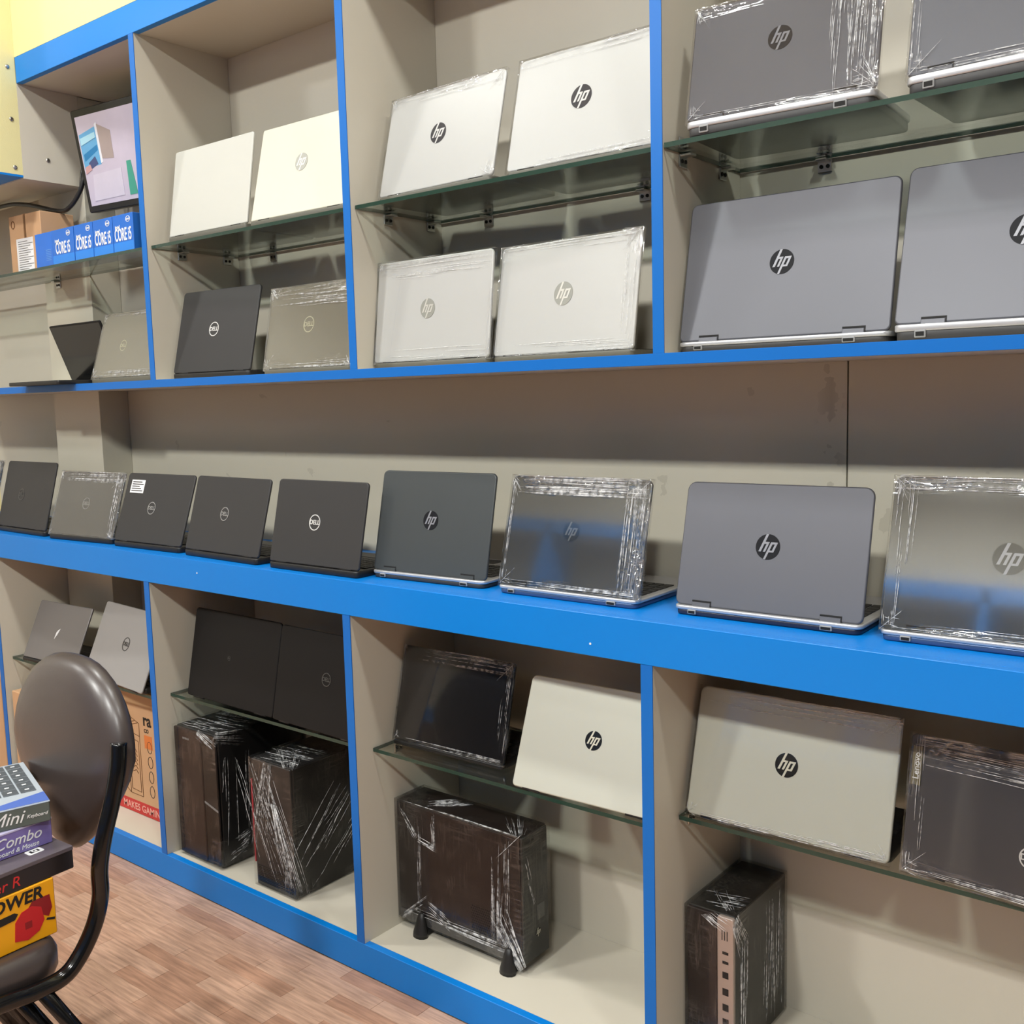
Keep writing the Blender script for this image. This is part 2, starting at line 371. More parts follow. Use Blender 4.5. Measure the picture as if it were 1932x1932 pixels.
# ------------------------------------------------------------------ counter and lower unit
ct = empty('countertop', (0, 0, ZC0)); tag(ct, 'long blue countertop with deep blue front band under the middle row of laptops', 'countertop')
def cpart(name, mb, m): o = mb.build(name, m, ct); o.location = (0, 0, -ZC0); return o
cpart('top_board', MB().box(XL0, XR, YL + .018, YB - .0005, ZC0 + .018, ZC1), BLUE)
cpart('underside_board', MB().box(XL0, XR, YL + .018, YB - .0005, ZC0 + .0003, ZC0 + .018), CREAM)
fa = cpart('front_band', MB().box(XL0, XR, YL, YL + .018, ZC0, ZC1, c=.0008), BLUE)
ps = MB().tube([(0, 0, 0), (0, -.0008, 0)], .0022, 8).mesh('screw', WHITEINK)
for x, z in ((.985, .872), (2.17, .850)): link('screw', ps, fa, (x, YL, z))
le = empty('base_shelving', (0, 0, 0)); tag(le, 'cream base shelving with blue edging and blue plinth below the countertop', 'shelving')
MB().box(XL0, XR, YL, YL + .018, .001, ZF, c=.0008).build('plinth', BLUE, le)
MB().box(XL0, XR, YL + .018, YB - .0005, ZF - .016, ZF - .0002).build('bottom_board', CREAM, le)
for k, x in DL.items():
    d = MB().box(x - TL / 2 + .0003, x + TL / 2 - .0003, YL + .0183, YB - .001, ZF, ZC0 - .0002).build('divider', CREAM, le)
    MB().box(x - TL / 2, x + TL / 2, YL + .0002, YL + .0022, ZF + .0002, ZC0 - .0002).build('edging', BLUE2, d)
    MB().box(x - TL / 2 + .0003, x + TL / 2 - .0003, YL + .0022, YL + .0183, ZF + .0002, ZC0 - .0002).build('front_stile', CREAM, d)

# ------------------------------------------------------------------ glass shelves with metal clips
def clip_mesh():
    m = MB()
    m.box(-.013, .013, -.003, 0, -.030, -.009, 0, c=.001)          # lower plate on the wall
    m.box(-.013, .013, -.003, 0, .003, .020, 0, c=.001)            # upper plate
    m.box(-.010, .010, -.022, -.001, -.0125, -.0085, 0, c=.001)    # jaw under the glass
    m.box(-.010, .010, -.018, -.001, .0005, .004, 0, c=.001)       # jaw over the glass
    for x in (-.006, .006):
        for z in (-.020, .012):
            m.loops([[(x + .0036 * math.cos(a), y, z + .0036 * math.sin(a)) for a in [i * math.pi / 4 for i in range(8)]] for y in (-.0045, -.002)], 1)
    return m.mesh('clip', [STEEL, DARKHOLE])
CLIP = clip_mesh()
def glass_shelf(x0, x1, y0, y1, zt, clips, lab):
    t = empty('glass_shelf', ((x0 + x1) / 2, (y0 + y1) / 2, zt - .008)); ox, oy, oz = -(x0 + x1) / 2, -(y0 + y1) / 2, -zt + .008
    m = MB(); m.box(x0, x1, y0, y1, zt - .008, zt)
    m.m = [0, 0, 1, 1, 1, 1]
    m.build('pane', [GLASS, GLASSEDGE], t, (ox, oy, oz))
    for (x, y, r) in clips: link('clip', CLIP, t, (x + ox, y + oy, zt + oz - .0005 + .0), (0, 0, r))
    tag(t, lab, 'glass shelf', 'glass shelves'); return t
R90 = math.radians(90)
glass_shelf(-.70, DU[1] - T / 2 - .002, .008, .1835, ZG, [(-.023, .185, 0)], 'glass shelf carrying blue processor boxes and a brown carton')
glass_shelf(DU[1] + T / 2 + .002, DU[2] - T / 2 - .002, .012, .280, ZG, [(.93, .285, 0), (1.40, .285, 0), (DU[1] + T / 2, .102, R90), (DU[1] + T / 2, .245, R90)], 'glass shelf under a plain silver laptop and a cream laptop')
glass_shelf(DU[2] + T / 2 + .002, DU[3] - T / 2 - .002, .012, .280, ZG, [(1.687, .285, 0), (2.092, .285, 0), (DU[2] + T / 2, .109, R90), (DU[2] + T / 2, .245, R90)], 'glass shelf under two wrapped silver laptops with dark round emblems')
glass_shelf(DU[3] + T / 2 + .002, DU[4] - T / 2 - .002, .002, .280, ZG, [(2.46, .285, 0), (2.92, .285, 0), (DU[3] + T / 2, .066, R90), (DU[3] + T / 2, .212, R90)], 'greenish glass shelf under wrapped grey laptops at top right')
for k, lab in ((1, 'lower glass shelf above the gaming carton'), (2, 'lower glass shelf under two black laptops, above two towers'), (3, 'lower glass shelf above the flat computer on two feet'), (4, 'lower glass shelf above the slim desktop with silver strip')):
    a = DL[k - 1] + TL / 2 + .002; b = DL[k] - TL / 2 - .002
    glass_shelf(a, b, {1: -.018, 2: -.008, 3: .000, 4: .034}[k], .183 if k == 1 else .280, ZLB[k], [(a - .002, .08, R90), (a - .002, .16 if k == 1 else .22, R90)], lab)

# ------------------------------------------------------------------ emblems
def hp_logo(r, disc, letter, dotless=False):
    m = MB(); n = 36
    m.loops([[(r * math.cos(2 * math.pi * i / n), y, r * math.sin(2 * math.pi * i / n)) for i in range(n)] for y in (0.0, -.0005)], 0, True, False)
    sl = .40; w = .095
    def P(x, z): return (r * (x + sl * z), r * z)
    def bar(x0, x1, z0, z1): m.poly([P(x0, z0), P(x1, z0), P(x1, z1), P(x0, z1)], -.0004, -.0008, 1)
    bar(-.60 + .02, -.40 + .02, -.40, .99)                         # h stem
    bar(-.40 + .02, -.02, .22, .38); bar(-.20, -.02, -.40, .25)    # h shoulder and leg
    bar(.10, .28, -.99, .38); bar(.28, .66, .22, .38); bar(.48, .66, -.42, .25); bar(.28, .50, -.42, -.28)   # p
    return m.mesh('emblem', [disc, letter])
def ring_logo(r, m_, txt='DELL', w=.12):
    m = MB(); n = 40; L = []
    for rr, y in ((r, 0), (r, -.0006), (r * (1 - w), -.0006), (r * (1 - w), 0)):
        L.append([(rr * math.cos(2 * math.pi * i / n), y, rr * math.sin(2 * math.pi * i / n)) for i in range(n)])
    m.loops(L, 0, False, False); me = m.mesh('emblem', m_)
    tm = text_mesh(txt, r * .80, m_, 0.0, .0003, r * .02)
    # join the lettering into the ring mesh
    v = [tuple(q.co) for q in me.vertices]; f = [tuple(q.vertices) for q in me.polygons]; o = len(v)
    v += [(q.co.x, -.0004 - q.co.z, q.co.y) for q in tm.vertices]; f += [tuple(o + i for i in q.vertices) for q in tm.polygons]
    me2 = bpy.data.meshes.new('emblem'); me2.from_pydata(v, [], f); me2.materials.append(m_); me2.update(); return me2
EMB = {
    'hp_dark': (hp_logo, (mat('emblem_dark', (18, 19, 24), .55, spec=.2), mat('emblem_letters', (140, 141, 147), .4, metal=.3))),
    'hp_grey': (hp_logo, (mat('emblem_grey', (92, 92, 96), .2, metal=.5), mat('emblem_letters_light', (225, 224, 222), .35, metal=.3))),
    'hp_chrome': (hp_logo, (mat('emblem_chrome', (168, 168, 160), .42, metal=.2), mat('emblem_letters_pale', (236, 234, 226), .3, metal=.4))),
    'hp_film': (hp_logo, (mat('emblem_smoke', (92, 94, 92), .12, metal=.6), mat('emblem_letters_smoke', (130, 131, 128), .3, metal=.4))),
    'hp_black': (hp_logo, (mat('emblem_black', (14, 14, 13), .25), mat('emblem_letters_cream', (214, 210, 192), .4, metal=.2))),
    'dell_white': (ring_logo, (mat('emblem_white', (222, 222, 220), .25, metal=.3),)),
    'dell_grey': (ring_logo, (mat('emblem_mid', (160, 160, 160), .25, metal=.5),)),
    'dell_faint': (ring_logo, (mat('emblem_faint', (88, 87, 86), .3, metal=.5),)),
    'dell_black': (ring_logo, (mat('emblem_ink', (40, 38, 38), .3),)),
    'dell_cream': (ring_logo, (mat('emblem_cream', (230, 226, 196), .25, metal=.3),)),
}
EMBC = {}
def emblem(kind, r):
    k = (kind, r)
    if k not in EMBC: fn, a = EMB[kind]; EMBC[k] = fn(r, *a)
    return EMBC[k]

# ------------------------------------------------------------------ laptops
def key_mesh():
    m = MB()
    for r in range(6):
        n = 14
        for c in range(n):
            x0 = c / n; x1 = (c + .86) / n
            if r == 5 and 4 <= c <= 8:
                if c > 4: continue
                x1 = (8 + .86) / n
            m.box(x0 - .5, x1 - .5, r / 6 - .5, (r + .84) / 6 - .5, 0, 1)
    return m.mesh('keyboard', KEYS)
KEYM = key_mesh()
def film_sheet(w, h, t, g=.0016, eh=.020, ev=.012, corner=.04, seed=0, all_=0.0, k=(.45, .6, 1.0, .45)):
    """film pulled round a lid: outer sheet plus returns at the four rims"""
    rd = random.Random(seed); nx, nz = 26, 18; V = []; A = []; B = []; F = []
    for j in range(nz + 1):
        for i in range(nx + 1):
            u = i / nx; v = j / nz
            # gather rows and columns near the rims
            u = .5 - .5 * math.cos(math.pi * u) if True else u; v = .5 - .5 * math.cos(math.pi * v)
            x = -w / 2 - g + (w + 2 * g) * u; z = -.004 + (h + .004 + g) * v
            dt = (h + g) - z; db = z + .004; dl = x + w / 2 + g; dr = w / 2 + g - x
            a = max(k[2] * max(0, 1 - dt / eh), k[3] * max(0, 1 - db / (eh * .6))); b = max(k[0] * max(0, 1 - dl / ev), k[1] * max(0, 1 - dr / (ev * 1.2)))
            cr_ = max(0, 1 - math.hypot(min(dt, db), min(dl, dr)) / corner)
            V.append((x, -g - .0012 * rd.random() * max(a, b), z)); A.append(min(1, a + .3 * cr_ + all_)); B.append(min(1, b + .3 * cr_ + all_ * .5))
    n1 = nx + 1
    for j in range(nz):
        for i in range(nx): F.append((j * n1 + i, j * n1 + i + 1, (j + 1) * n1 + i + 1, (j + 1) * n1 + i))
    rim = [i for i in range(n1)] + [j * n1 + nx for j in range(1, nz + 1)] + [nz * n1 + i for i in range(nx - 1, -1, -1)] + [j * n1 for j in range(nz - 1, 0, -1)]
    o = len(V)
    for i in rim: V.append((V[i][0], t + g, V[i][2])); A.append(.3); B.append(.3)
    for q in range(len(rim)): F.append((rim[q], o + q, o + (q + 1) % len(rim), rim[(q + 1) % len(rim)]))
    me = bpy.data.meshes.new('plastic_wrap'); me.from_pydata(V, [], F)
    for nm, arr in (('eh', A), ('ev', B)):
        at = me.attributes.new(nm, 'FLOAT', 'POINT'); at.data.foreach_set('value', arr)
    me.polygons.foreach_set('use_smooth', [True] * len(F)); me.update(); return me

def crease_material():
    m = bpy.data.materials.new('film_crease'); m.use_nodes = True; nt = m.node_tree; b = nt.nodes['Principled BSDF']
    b.inputs['Base Color'].default_value = (.93, .93, .93, 1); b.inputs['Roughness'].default_value = .18; b.inputs['Specular IOR Level'].default_value = .8
    tc = nt.nodes.new('ShaderNodeTexCoord'); n = nt.nodes.new('ShaderNodeTexNoise'); n.inputs['Scale'].default_value = 90; n.inputs['Detail'].default_value = 1
    nt.links.new(tc.outputs['Object'], n.inputs['Vector'])
    r = nt.nodes.new('ShaderNodeMapRange'); r.inputs[1].default_value = .35; r.inputs[2].default_value = .68; r.inputs[3].default_value = .04; r.inputs[4].default_value = .75
    nt.links.new(n.outputs['Fac'], r.inputs[0]); nt.links.new(r.outputs[0], b.inputs['Alpha']); return m
CREASE = crease_material()
def crease_lines(m, a, b, n, spread, rd, off, rr=(.0003, .0006), lmin=.25, fan=0.0):
    """n folded film ridges running between a and b (3D), spread sideways by the vector spread; fan pulls their starts together"""
    a = Vector(a); b = Vector(b); sp = Vector(spread); off = Vector(off)
    for i in range(n):
        t0 = 0.0 if fan else rd.random() * (1 - lmin); t1 = min(1, t0 + lmin + rd.random() * (1 - lmin)); q = rd.random() - .5; q2 = q + (rd.random() - .5) * .16
        pts = []
        for k in range(5):
            t = t0 + (t1 - t0) * k / 4; s_ = (q + (q2 - q) * k / 4) * (1 - fan + fan * t)
            pts.append(a + (b - a) * t + sp * (s_ + (rd.random() - .5) * .035) + off * (.6 + .8 * rd.random()))
        r = rr[0] + (rr[1] - rr[0]) * rd.random()
        m.tube(pts, [r * .4, r, r, r * .8, r * .3], 4)
def lid_creases(w, h, spec, seed):
    rd = random.Random(seed * 13 + 1); m = MB(); y = -.0022; off = (0, -.0004, 0)
    for kind, n, strip in spec:
        x0, x1 = -w / 2 + .004, w / 2 - .004
        if kind == 'top': crease_lines(m, (x0, y, h - strip / 2), (x1, y, h - strip / 2), n, (0, 0, strip), rd, off)
        if kind == 'bottom': crease_lines(m, (x0, y, strip / 2), (x1, y, strip / 2), n, (0, 0, strip), rd, off)
        if kind == 'right': crease_lines(m, (x1 - strip / 2, y, 0), (x1 - strip / 2, y, h), n, (strip, 0, 0), rd, off)
        if kind == 'left': crease_lines(m, (x0 + strip / 2, y, 0), (x0 + strip / 2, y, h), n, (strip, 0, 0), rd, off)
        if kind in ('tl', 'tr', 'bl', 'br'):
            cx = x0 if kind[1] == 'l' else x1; cz = h - .003 if kind[0] == 't' else .003
            dx = strip * (1 if kind[1] == 'l' else -1); dz = strip * (-1 if kind[0] == 't' else 1)
            crease_lines(m, (cx, y, cz), (cx + dx, y, cz + dz), n // 3, (strip * .9, 0, strip * .9), rd, off, fan=.8)
            crease_lines(m, (cx, y, cz + dz * .3), (cx + dx * .8, y, cz + dz * .2), n // 3, (0, 0, strip * .8), rd, off)
            crease_lines(m, (cx + dx * .25, y, cz), (cx + dx * .2, y, cz + dz * .9), n // 3, (strip * .6, 0, 0), rd, off)
        if kind.startswith('v'):   # upright band at a fraction of the width
            f = float(kind[1:]); xx = -w / 2 + w * f; crease_lines(m, (xx, y, 0), (xx, y, h), n, (strip, 0, 0), rd, off)
    return m
LAPN = [0]
def laptop(fit, lid, base, label, emb=None, er=.021, ex=0.0, ez=.5, style='thin', wrap=None, rad=.010, base_up=None, depth=None, group='laptops on the display shelving', name='laptop', wkw=None, lid_t=.0065, keys=True, folds=None, drop=False):
    x, y, zh, w, h, tilt, yaw, zs = fit
    tb = min(max(zh - zs, .011), .026) if not drop else .017; d = depth or min(h + .012, YB - y - (.034 if zs in (ZG, *ZLB.values()) else .012), (.181 if zs == ZLB[1] else 9) - y)
    t = empty(name, (x, y, zs + .0002), yaw); LAPN[0] += 1
    m = MB()
    if style == 'pro':
        slab(m, -w / 2 + .003, w / 2 - .003, -.006, d, 0, tb * .62, .014, .003, 0, ax='xy')
    else:
        slab(m, -w / 2 + .001, w / 2 - .001, -.004 if not drop else .011, d, 0, tb - .001, rad, .0025, 0, ax='xy')
    b = m.build('base', base, t)
    if style == 'pro':
        m = MB(); slab(m, -w / 2, w / 2, -.007, d + .001, tb * .55, tb - .0005, .014, .002, 0, ax='xy')
        b2 = m.build('palm_deck', base_up or SILVER, t)
        for px_, wd in ((-w * .39, .016), (w * .33, .020)):
            m = MB(); m.box(px_ - wd / 2, px_ + wd / 2, -.0085, -.004, tb * .16, tb * .62, 0, c=.001); m.box(px_ - wd / 2 + .002, px_ + wd / 2 - .002, -.0089, -.008, tb * .26, tb * .52, 1)
            m.build('port', [GREYINK, DARKHOLE], b)
    if keys:
        link('keyboard', KEYM, b, (0, d * .42, tb - .0008), (0, 0, math.pi), (w * .90, d * .52, .0018))
        MB().box(-w * .14, w * .14, d * .75, d * .96, tb - .0012, tb - .0002).build('touchpad', DKGREY, b)
    m = MB(); slab(m, -w / 2, w / 2, 0, h, 0, lid_t, rad, min(.0025, lid_t * .4), 0, rb=rad * .7)
    L = m.build('lid', lid, t, (0, 0, tb if not drop else zh - zs - .001), (-tilt, 0, 0))
    m = MB(); m.box(-w / 2 + .006, w / 2 - .006, lid_t - .0005, lid_t + .0006, .008, h - .005); m.build('screen', BLACKG, L)
    if style == 'pro':
        for sx in (-1, 1):
            m = MB(); cx = sx * w * .345; hw = .018
            m.box(cx - hw, cx + hw, -.0006, .003, .0068, .0098, 0); m.box(cx + hw - .0014, cx + hw, -.0006, .003, -.001, .0070, 0); m.box(cx - hw, cx + hw - .0016, -.0014, .003, -.0015, .0064, 1, c=.0008)
            m.build('hinge', [DARKHOLE, lid], L)
    else:
        for sx in (-1, 1):
            MB().tube([(sx * w * .30, .0035, .001), (sx * w * .42, .0035, .001)], .0034, 8).build('hinge', BLACKP, L)
    if emb: link('emblem', emblem(emb, er), L, (ex * w, -.0002, h * ez))
    if wrap: link('plastic_wrap', film_sheet(w, h, lid_t, seed=LAPN[0], **(wkw or {})), L).data.materials.append(wrap)
    if folds: lid_creases(w, h, folds, LAPN[0]).build('film_folds', CREASE, L)['kind'] = 'stuff'
    tag(t, label, 'laptop', group)
    return t, L, b

F = {"U1b": [0.542, 0.0425, 1.3716, 0.316, 0.1912, 0.3079, -0.013, 1.3572], "U2a": [0.9576, 0.0425, 1.3714, 0.3032, 0.2169, 0.235, 0.0471, 1.3572], "U2b": [1.3245, 0.0435, 1.3693, 0.314, 0.1949, 0.1935, -0.0204, 1.3572], "U2c": [0.9799, 0.0407, 1.7179, 0.3168, 0.22, 0.1589, 0.0107, 1.7], "U2d": [1.3209, 0.0434, 1.7169, 0.3329, 0.2248, 0.2377, 0.0137, 1.7], "U3a": [1.7105, 0.0456, 1.3695, 0.327, 0.2152, 0.1243, -0.0123, 1.3572], "U3b": [2.0446, 0.0457, 1.3695, 0.3379, 0.2151, 0.1666, -0.0628, 1.3572], "U3c": [1.7378, 0.0472, 1.7156, 0.3215, 0.2134, 0.2445, -0.0344, 1.7], "U3d": [2.0909, 0.0494, 1.7149, 0.3273, 0.2208, 0.2478, 0.006, 1.7], "U4a": [2.4811, 0.0405, 1.3749, 0.3549, 0.2397, 0.2104, 0.012, 1.3572], "U4b": [2.849, 0.0363, 1.3816, 0.3646, 0.2454, 0.2755, 0.0101, 1.3572], "U4c": [2.4881, 0.0185, 1.7252, 0.303, 0.1905, 0.2217, 0.0672, 1.7], "U4d": [2.8356, 0.0132, 1.7266, 0.3013, 0.2034, 0.2, -0.0173, 1.7], "C1": [-0.0001, -0.012, 0.9209, 0.3231, 0.2106, 0.2575, -0.0237, 0.9044], "C2": [0.3602, -0.0138, 0.9208, 0.3098, 0.1899, 0.3144, 0.0766, 0.9044], "C3": [0.6938, -0.008, 0.9207, 0.3059, 0.1941, 0.3315, 0.0266, 0.9044], "C4": [1.0347, -0.0155, 0.921, 0.3145, 0.193, 0.2775, -0.034, 0.9044], "C5": [1.3903, -0.0221, 0.9204, 0.3026, 0.1955, 0.2246, 0.0069, 0.9044], "C6": [1.7045, 0.0245, 0.9209, 0.3126, 0.2199, 0.219, 0.0432, 0.9044], "C7": [2.0638, 0.0229, 0.9212, 0.3225, 0.2193, 0.2617, 0.005, 0.9044], "C8": [2.4593, 0.0359, 0.9215, 0.3309, 0.2182, 0.2485, 0.0118, 0.9044], "C9": [2.8363, 0.038, 0.9215, 0.3665, 0.2397, 0.2847, 0.0228, 0.9044], "L1a": [0.1016, -0.0097, 0.5025, 0.2891, 0.1851, 0.4231, 0.0529, 0.4965], "L1b": [0.478, -0.016, 0.5024, 0.358, 0.2224, 0.4023, -0.0851, 0.4965], "L2a": [1.008, -0.0003, 0.5228, 0.361, 0.2333, 0.1967, -0.0102, 0.5168], "L2b": [1.3510, -0.009, 0.5227, 0.3166, 0.2322, 0.1923, -0.0275, 0.5168], "L3a": [1.712, 0.0553, 0.5225, 0.3175, 0.2119, 0.2443, 0.0191, 0.5165], "L3b": [2.1040, 0.0018, 0.5225, 0.325, 0.2228, 0.375, 0.0327, 0.5165], "L4a": [2.4887, 0.0425, 0.5396, 0.3605, 0.2292, 0.2754, 0.0066, 0.5335], "L4b": [2.8549, 0.0302, 0.5393, 0.3348, 0.2137, 0.1786, -0.071, 0.5335]}
GRAPH = mat('graphite_lid', (56, 55, 55), .5, metal=.15, var=.03, spec=.35)
GRAPH2 = mat('graphite_lid_smooth', (74, 78, 79), .38, metal=.35, var=.03)
PRO = mat('grey_brushed_lid', (98, 99, 105), .44, metal=.35, var=.02)
SILV = mat('silver_lid', (208, 208, 205), .42, metal=.15, var=.015)
SILV2 = mat('plain_silver_lid', (192, 192, 184), .45, metal=.1, var=.015)
SILVC = mat('cream_silver_lid', (208, 205, 188), .42, metal=.1, var=.015)
MIR = mat('mirror_grey_lid', (104, 105, 104), .16, metal=.5, coat=1.0, coat_rough=.015, var=.02)
MIRL = mat('mirror_silver_lid', (176, 172, 156), .16, metal=.5, coat=1.0, coat_rough=.015, var=.02)
MIRD = mat('mirror_dark_lid', (62, 61, 61), .2, metal=.3, coat=1.0, coat_rough=.02, var=.02)
BLK = mat('black_lid', (18, 17, 17), .55, var=.03, spec=.25)
BLKG = mat('black_gloss_lid', (26, 26, 28), .2, coat=.6, coat_rough=.03)
CHAMP = mat('champagne_silver_lid', (204, 204, 190), .34, metal=.3, var=.015)
WARMG = mat('warm_grey_lid', (122, 118, 116), .4, metal=.35, var=.02)
LGREY = mat('light_grey_lid', (158, 156, 155), .42, metal=.25, var=.02)
OLIVEB = mat('base_olive_grey', (92, 90, 80), .5)
SLATE = mat('slate_lid', (74, 75, 80), .22, metal=.3, coat=.7, coat_rough=.03)

# --- top left bay
def open_forward():
    """black laptop facing the room, its base jutting over the shelf front and its lid tipped forward"""
    t = empty('laptop', (.2325, .150, ZS1 + .0002), 0.0); w = .292; d = .205; h = .182
    m = MB(); slab(m, -w / 2, w / 2, -d, .004, 0, .011, .008, .002, 0, ax='xy'); b = m.build('base', BLACKP, t)
    link('keyboard', KEYM, b, (0, -d * .42, .0105), (0, 0, 0), (w * .9, d * .5, .0016))
    MB().box(-w * .14, w * .14, -d * .95, -d * .75, .0105, .0114).build('touchpad', DKGREY, b)
    m = MB(); slab(m, -w / 2, w / 2, 0, h, -.003, .003, .006, .0015, 0); L = m.build('lid', BLK, t, (0, 0, .012), (.36, 0, 0))
    MB().box(-w / 2 + .005, w / 2 - .005, -.0036, -.0028, .008, h - .005).build('screen', BLACKG, L)
    for sx in (-1, 1): MB().tube([(sx * w * .3, 0, .001), (sx * w * .42, 0, .001)], .0034, 8).build('hinge', BLACKP, L)
    tag(t, 'half-closed black laptop whose base juts over the shelf edge, at far left', 'laptop', 'laptops on the display shelving')
open_forward()
laptop(F['U1b'], MIRL, OLIVEB, 'film-wrapped mirror-like laptop squeezed between black laptop and blue post on left shelf', 'dell_cream', .016, -0.074, 0.484, folds=[('bottom', 16, 0.022), ('right', 12, 0.02), ('bl', 18, 0.03), ('tl', 8, 0.02), ('top', 6, 0.015)], wrap=FILMG, keys=False)
# --- second bay
laptop(F['U2a'], GRAPH, BLACKP, 'dark grey laptop with bright ring emblem, left of two on the second upper bay', 'dell_white', .0185, -0.025, 0.513)
laptop(F['U2b'], MIRL, OLIVEB, 'film-wrapped grey laptop with ring emblem, beside the dark laptop in the second upper bay', 'dell_cream', .019, -0.014, 0.517, folds=[('top', 26, 0.05), ('tl', 18, 0.035), ('bottom', 10, 0.015), ('br', 14, 0.025), ('bl', 12, 0.025)], wrap=FILMG, wkw=dict(eh=.05))
laptop(F['U2c'], SILV2, OLIVEB, 'plain silver laptop without dark emblem on glass shelf, second upper bay', None, rad=.006)
laptop(F['U2d'], SILVC, OLIVEB, 'cream-silver laptop with pale embossed emblem on glass shelf, second upper bay', 'hp_chrome', .021, -0.027, 0.544, rad=.006)
# --- third bay
laptop(F['U3a'], SILV, OLIVEB, 'wrapped silver laptop with pale emblem, lower left in the third upper bay', 'hp_chrome', .0205, -0.03, 0.503, folds=[('top', 16, 0.04), ('bottom', 8, 0.03), ('tl', 6, 0.02)], wrap=FILM, rad=.011, wkw=dict(eh=.04))
laptop(F['U3b'], SILV, OLIVEB, 'wrapped silver laptop with pale emblem, lower right in the third upper bay', 'hp_chrome', .0225, -0.004, 0.52, folds=[('top', 10, 0.02), ('tr', 24, 0.045), ('right', 8, 0.03), ('bottom', 8, 0.02)], wrap=FILM, rad=.011)
laptop(F['U3c'], SILV, OLIVEB, 'wrapped silver laptop with grey round emblem, upper left in the third upper bay', 'hp_grey', .0215, -0.019, 0.536, folds=[('tr', 16, 0.035), ('top', 8, 0.02), ('br', 16, 0.03), ('tl', 10, 0.02)], wrap=FILM, rad=.011)
laptop(F['U3d'], SILV, OLIVEB, 'wrapped silver laptop with grey round emblem, upper right in the third upper bay', 'hp_grey', .0225, -0.022, 0.541, folds=[('top', 8, 0.02), ('tr', 10, 0.03), ('bottom', 6, 0.012)], wrap=FILM, rad=.011)
# --- fourth bay
laptop(F['U4a'], PRO, DKGREY, 'grey laptop with black round emblem at the left of the right-hand upper shelf', 'hp_dark', .0205, -0.012, 0.515, style='pro', rad=.013)
laptop(F['U4b'], PRO, DKGREY, 'grey laptop cut off by the right frame edge on the main upper shelf', 'hp_dark', .0225, -0.034, 0.523, style='pro', rad=.013)
laptop(F['U4c'], PRO, DKGREY, 'film-wrapped grey laptop on the glass shelf at top right', 'hp_dark', .0195, -0.012, 0.585, style='pro', folds=[('v0.84', 30, 0.055), ('right', 10, 0.012), ('br', 24, 0.04), ('bl', 18, 0.025), ('tl', 20, 0.03), ('bottom', 8, 0.012)], wrap=FILMG, rad=.012, wkw=dict(ev=.05, k=(.1, 1, .5, .4)))
laptop(F['U4d'], PRO, DKGREY, 'film-wrapped grey laptop in the top right corner, cut off by the frame', 'hp_dark', .0195, .05, .55, style='pro', folds=[('left', 10, 0.012), ('bl', 22, 0.035), ('bottom', 10, 0.015)], wrap=FILM, rad=.012)
# --- counter row
laptop([-.348, -.012, .9209, .323, .2106, .2575, -.0237, .9044], MIRD, BLACKP, 'film-wrapped laptop of which only a sliver shows at the left frame edge, on the counter', None, wrap=FILMG, folds=[('tr', 18, .03), ('right', 8, .02)])
laptop(F['C1'], GRAPH, BLACKP, 'dark grey laptop at the far left end of the counter', 'dell_faint', .0185, -0.1, 0.497)
laptop(F['C2'], MIRD, BLACKP, 'film-wrapped dark laptop, second from left on the counter', 'dell_grey', .0175, -0.005, 0.502, folds=[('top', 24, 0.03), ('tr', 26, 0.04), ('right', 14, 0.025), ('br', 12, 0.02), ('tl', 12, 0.025), ('bl', 10, 0.02)], wrap=FILMG)
t, L, b = laptop(F['C3'], GRAPH, BLACKP, 'dark grey laptop with white paper sticker on its lid, on the counter', 'dell_grey', .0175, -0.036, 0.5)
st = MB().box(-.1295, -.0665, -.0008, -.0001, .137, .174).build('sticker', WHITEINK, L)
m = MB()
for i in range(5): m.box(-.124, -.072 - (i % 3) * .008, -.0011, -.0007, .142 + i * .0062, .1445 + i * .0062)
m.build('sticker_print', BLACKINK, st)
laptop(F['C4'], GRAPH, BLACKP, 'dark grey laptop right of the stickered one on the counter', 'dell_grey', .0175, -0.03, 0.511)
laptop(F['C5'], GRAPH, BLACKP, 'dark grey laptop with bright ring emblem in the middle of the counter', 'dell_white', .0185, -0.028, 0.503)
laptop(F['C6'], GRAPH2, DKGREY, 'blue-grey laptop with black round emblem and silver base strip on the counter', 'hp_dark', .0205, -0.019, 0.524, style='pro', rad=.012)
laptop(F['C7'], MIR, mat('blue_grey_base', (70, 92, 128), .3, metal=.4), 'film-wrapped mirror-like laptop with crumpled film, third from right on the counter', 'hp_film', .0185, -0.011, 0.523, style='pro', folds=[('top', 60, 0.036), ('v0.91', 34, 0.04), ('tr', 26, 0.045), ('bottom', 14, 0.012), ('bl', 20, 0.03), ('left', 6, 0.01), ('tl', 14, 0.03)], wrap=FILMG, rad=.012, wkw=dict(eh=.038, ev=.045, k=(.1, 1, 1, .3)))
laptop(F['C8'], PRO, mat('navy_base', (34, 38, 58), .35), 'unwrapped grey laptop with black round emblem near the right end of the counter', 'hp_dark', .0215, -0.012, 0.511, style='pro', rad=.016)
laptop(F['C9'], MIR, mat('blue_grey_base', (70, 92, 128), .3), 'film-wrapped mirror-like laptop at the right end of the counter', 'hp_dark', .0235, -0.025, 0.505, style='pro', folds=[('top', 30, 0.024), ('tl', 22, 0.03), ('bl', 18, 0.03), ('bottom', 10, 0.012), ('v0.06', 10, 0.03)], wrap=FILMG, rad=.014, wkw=dict(eh=.026, k=(.5, .3, 1, .3)))
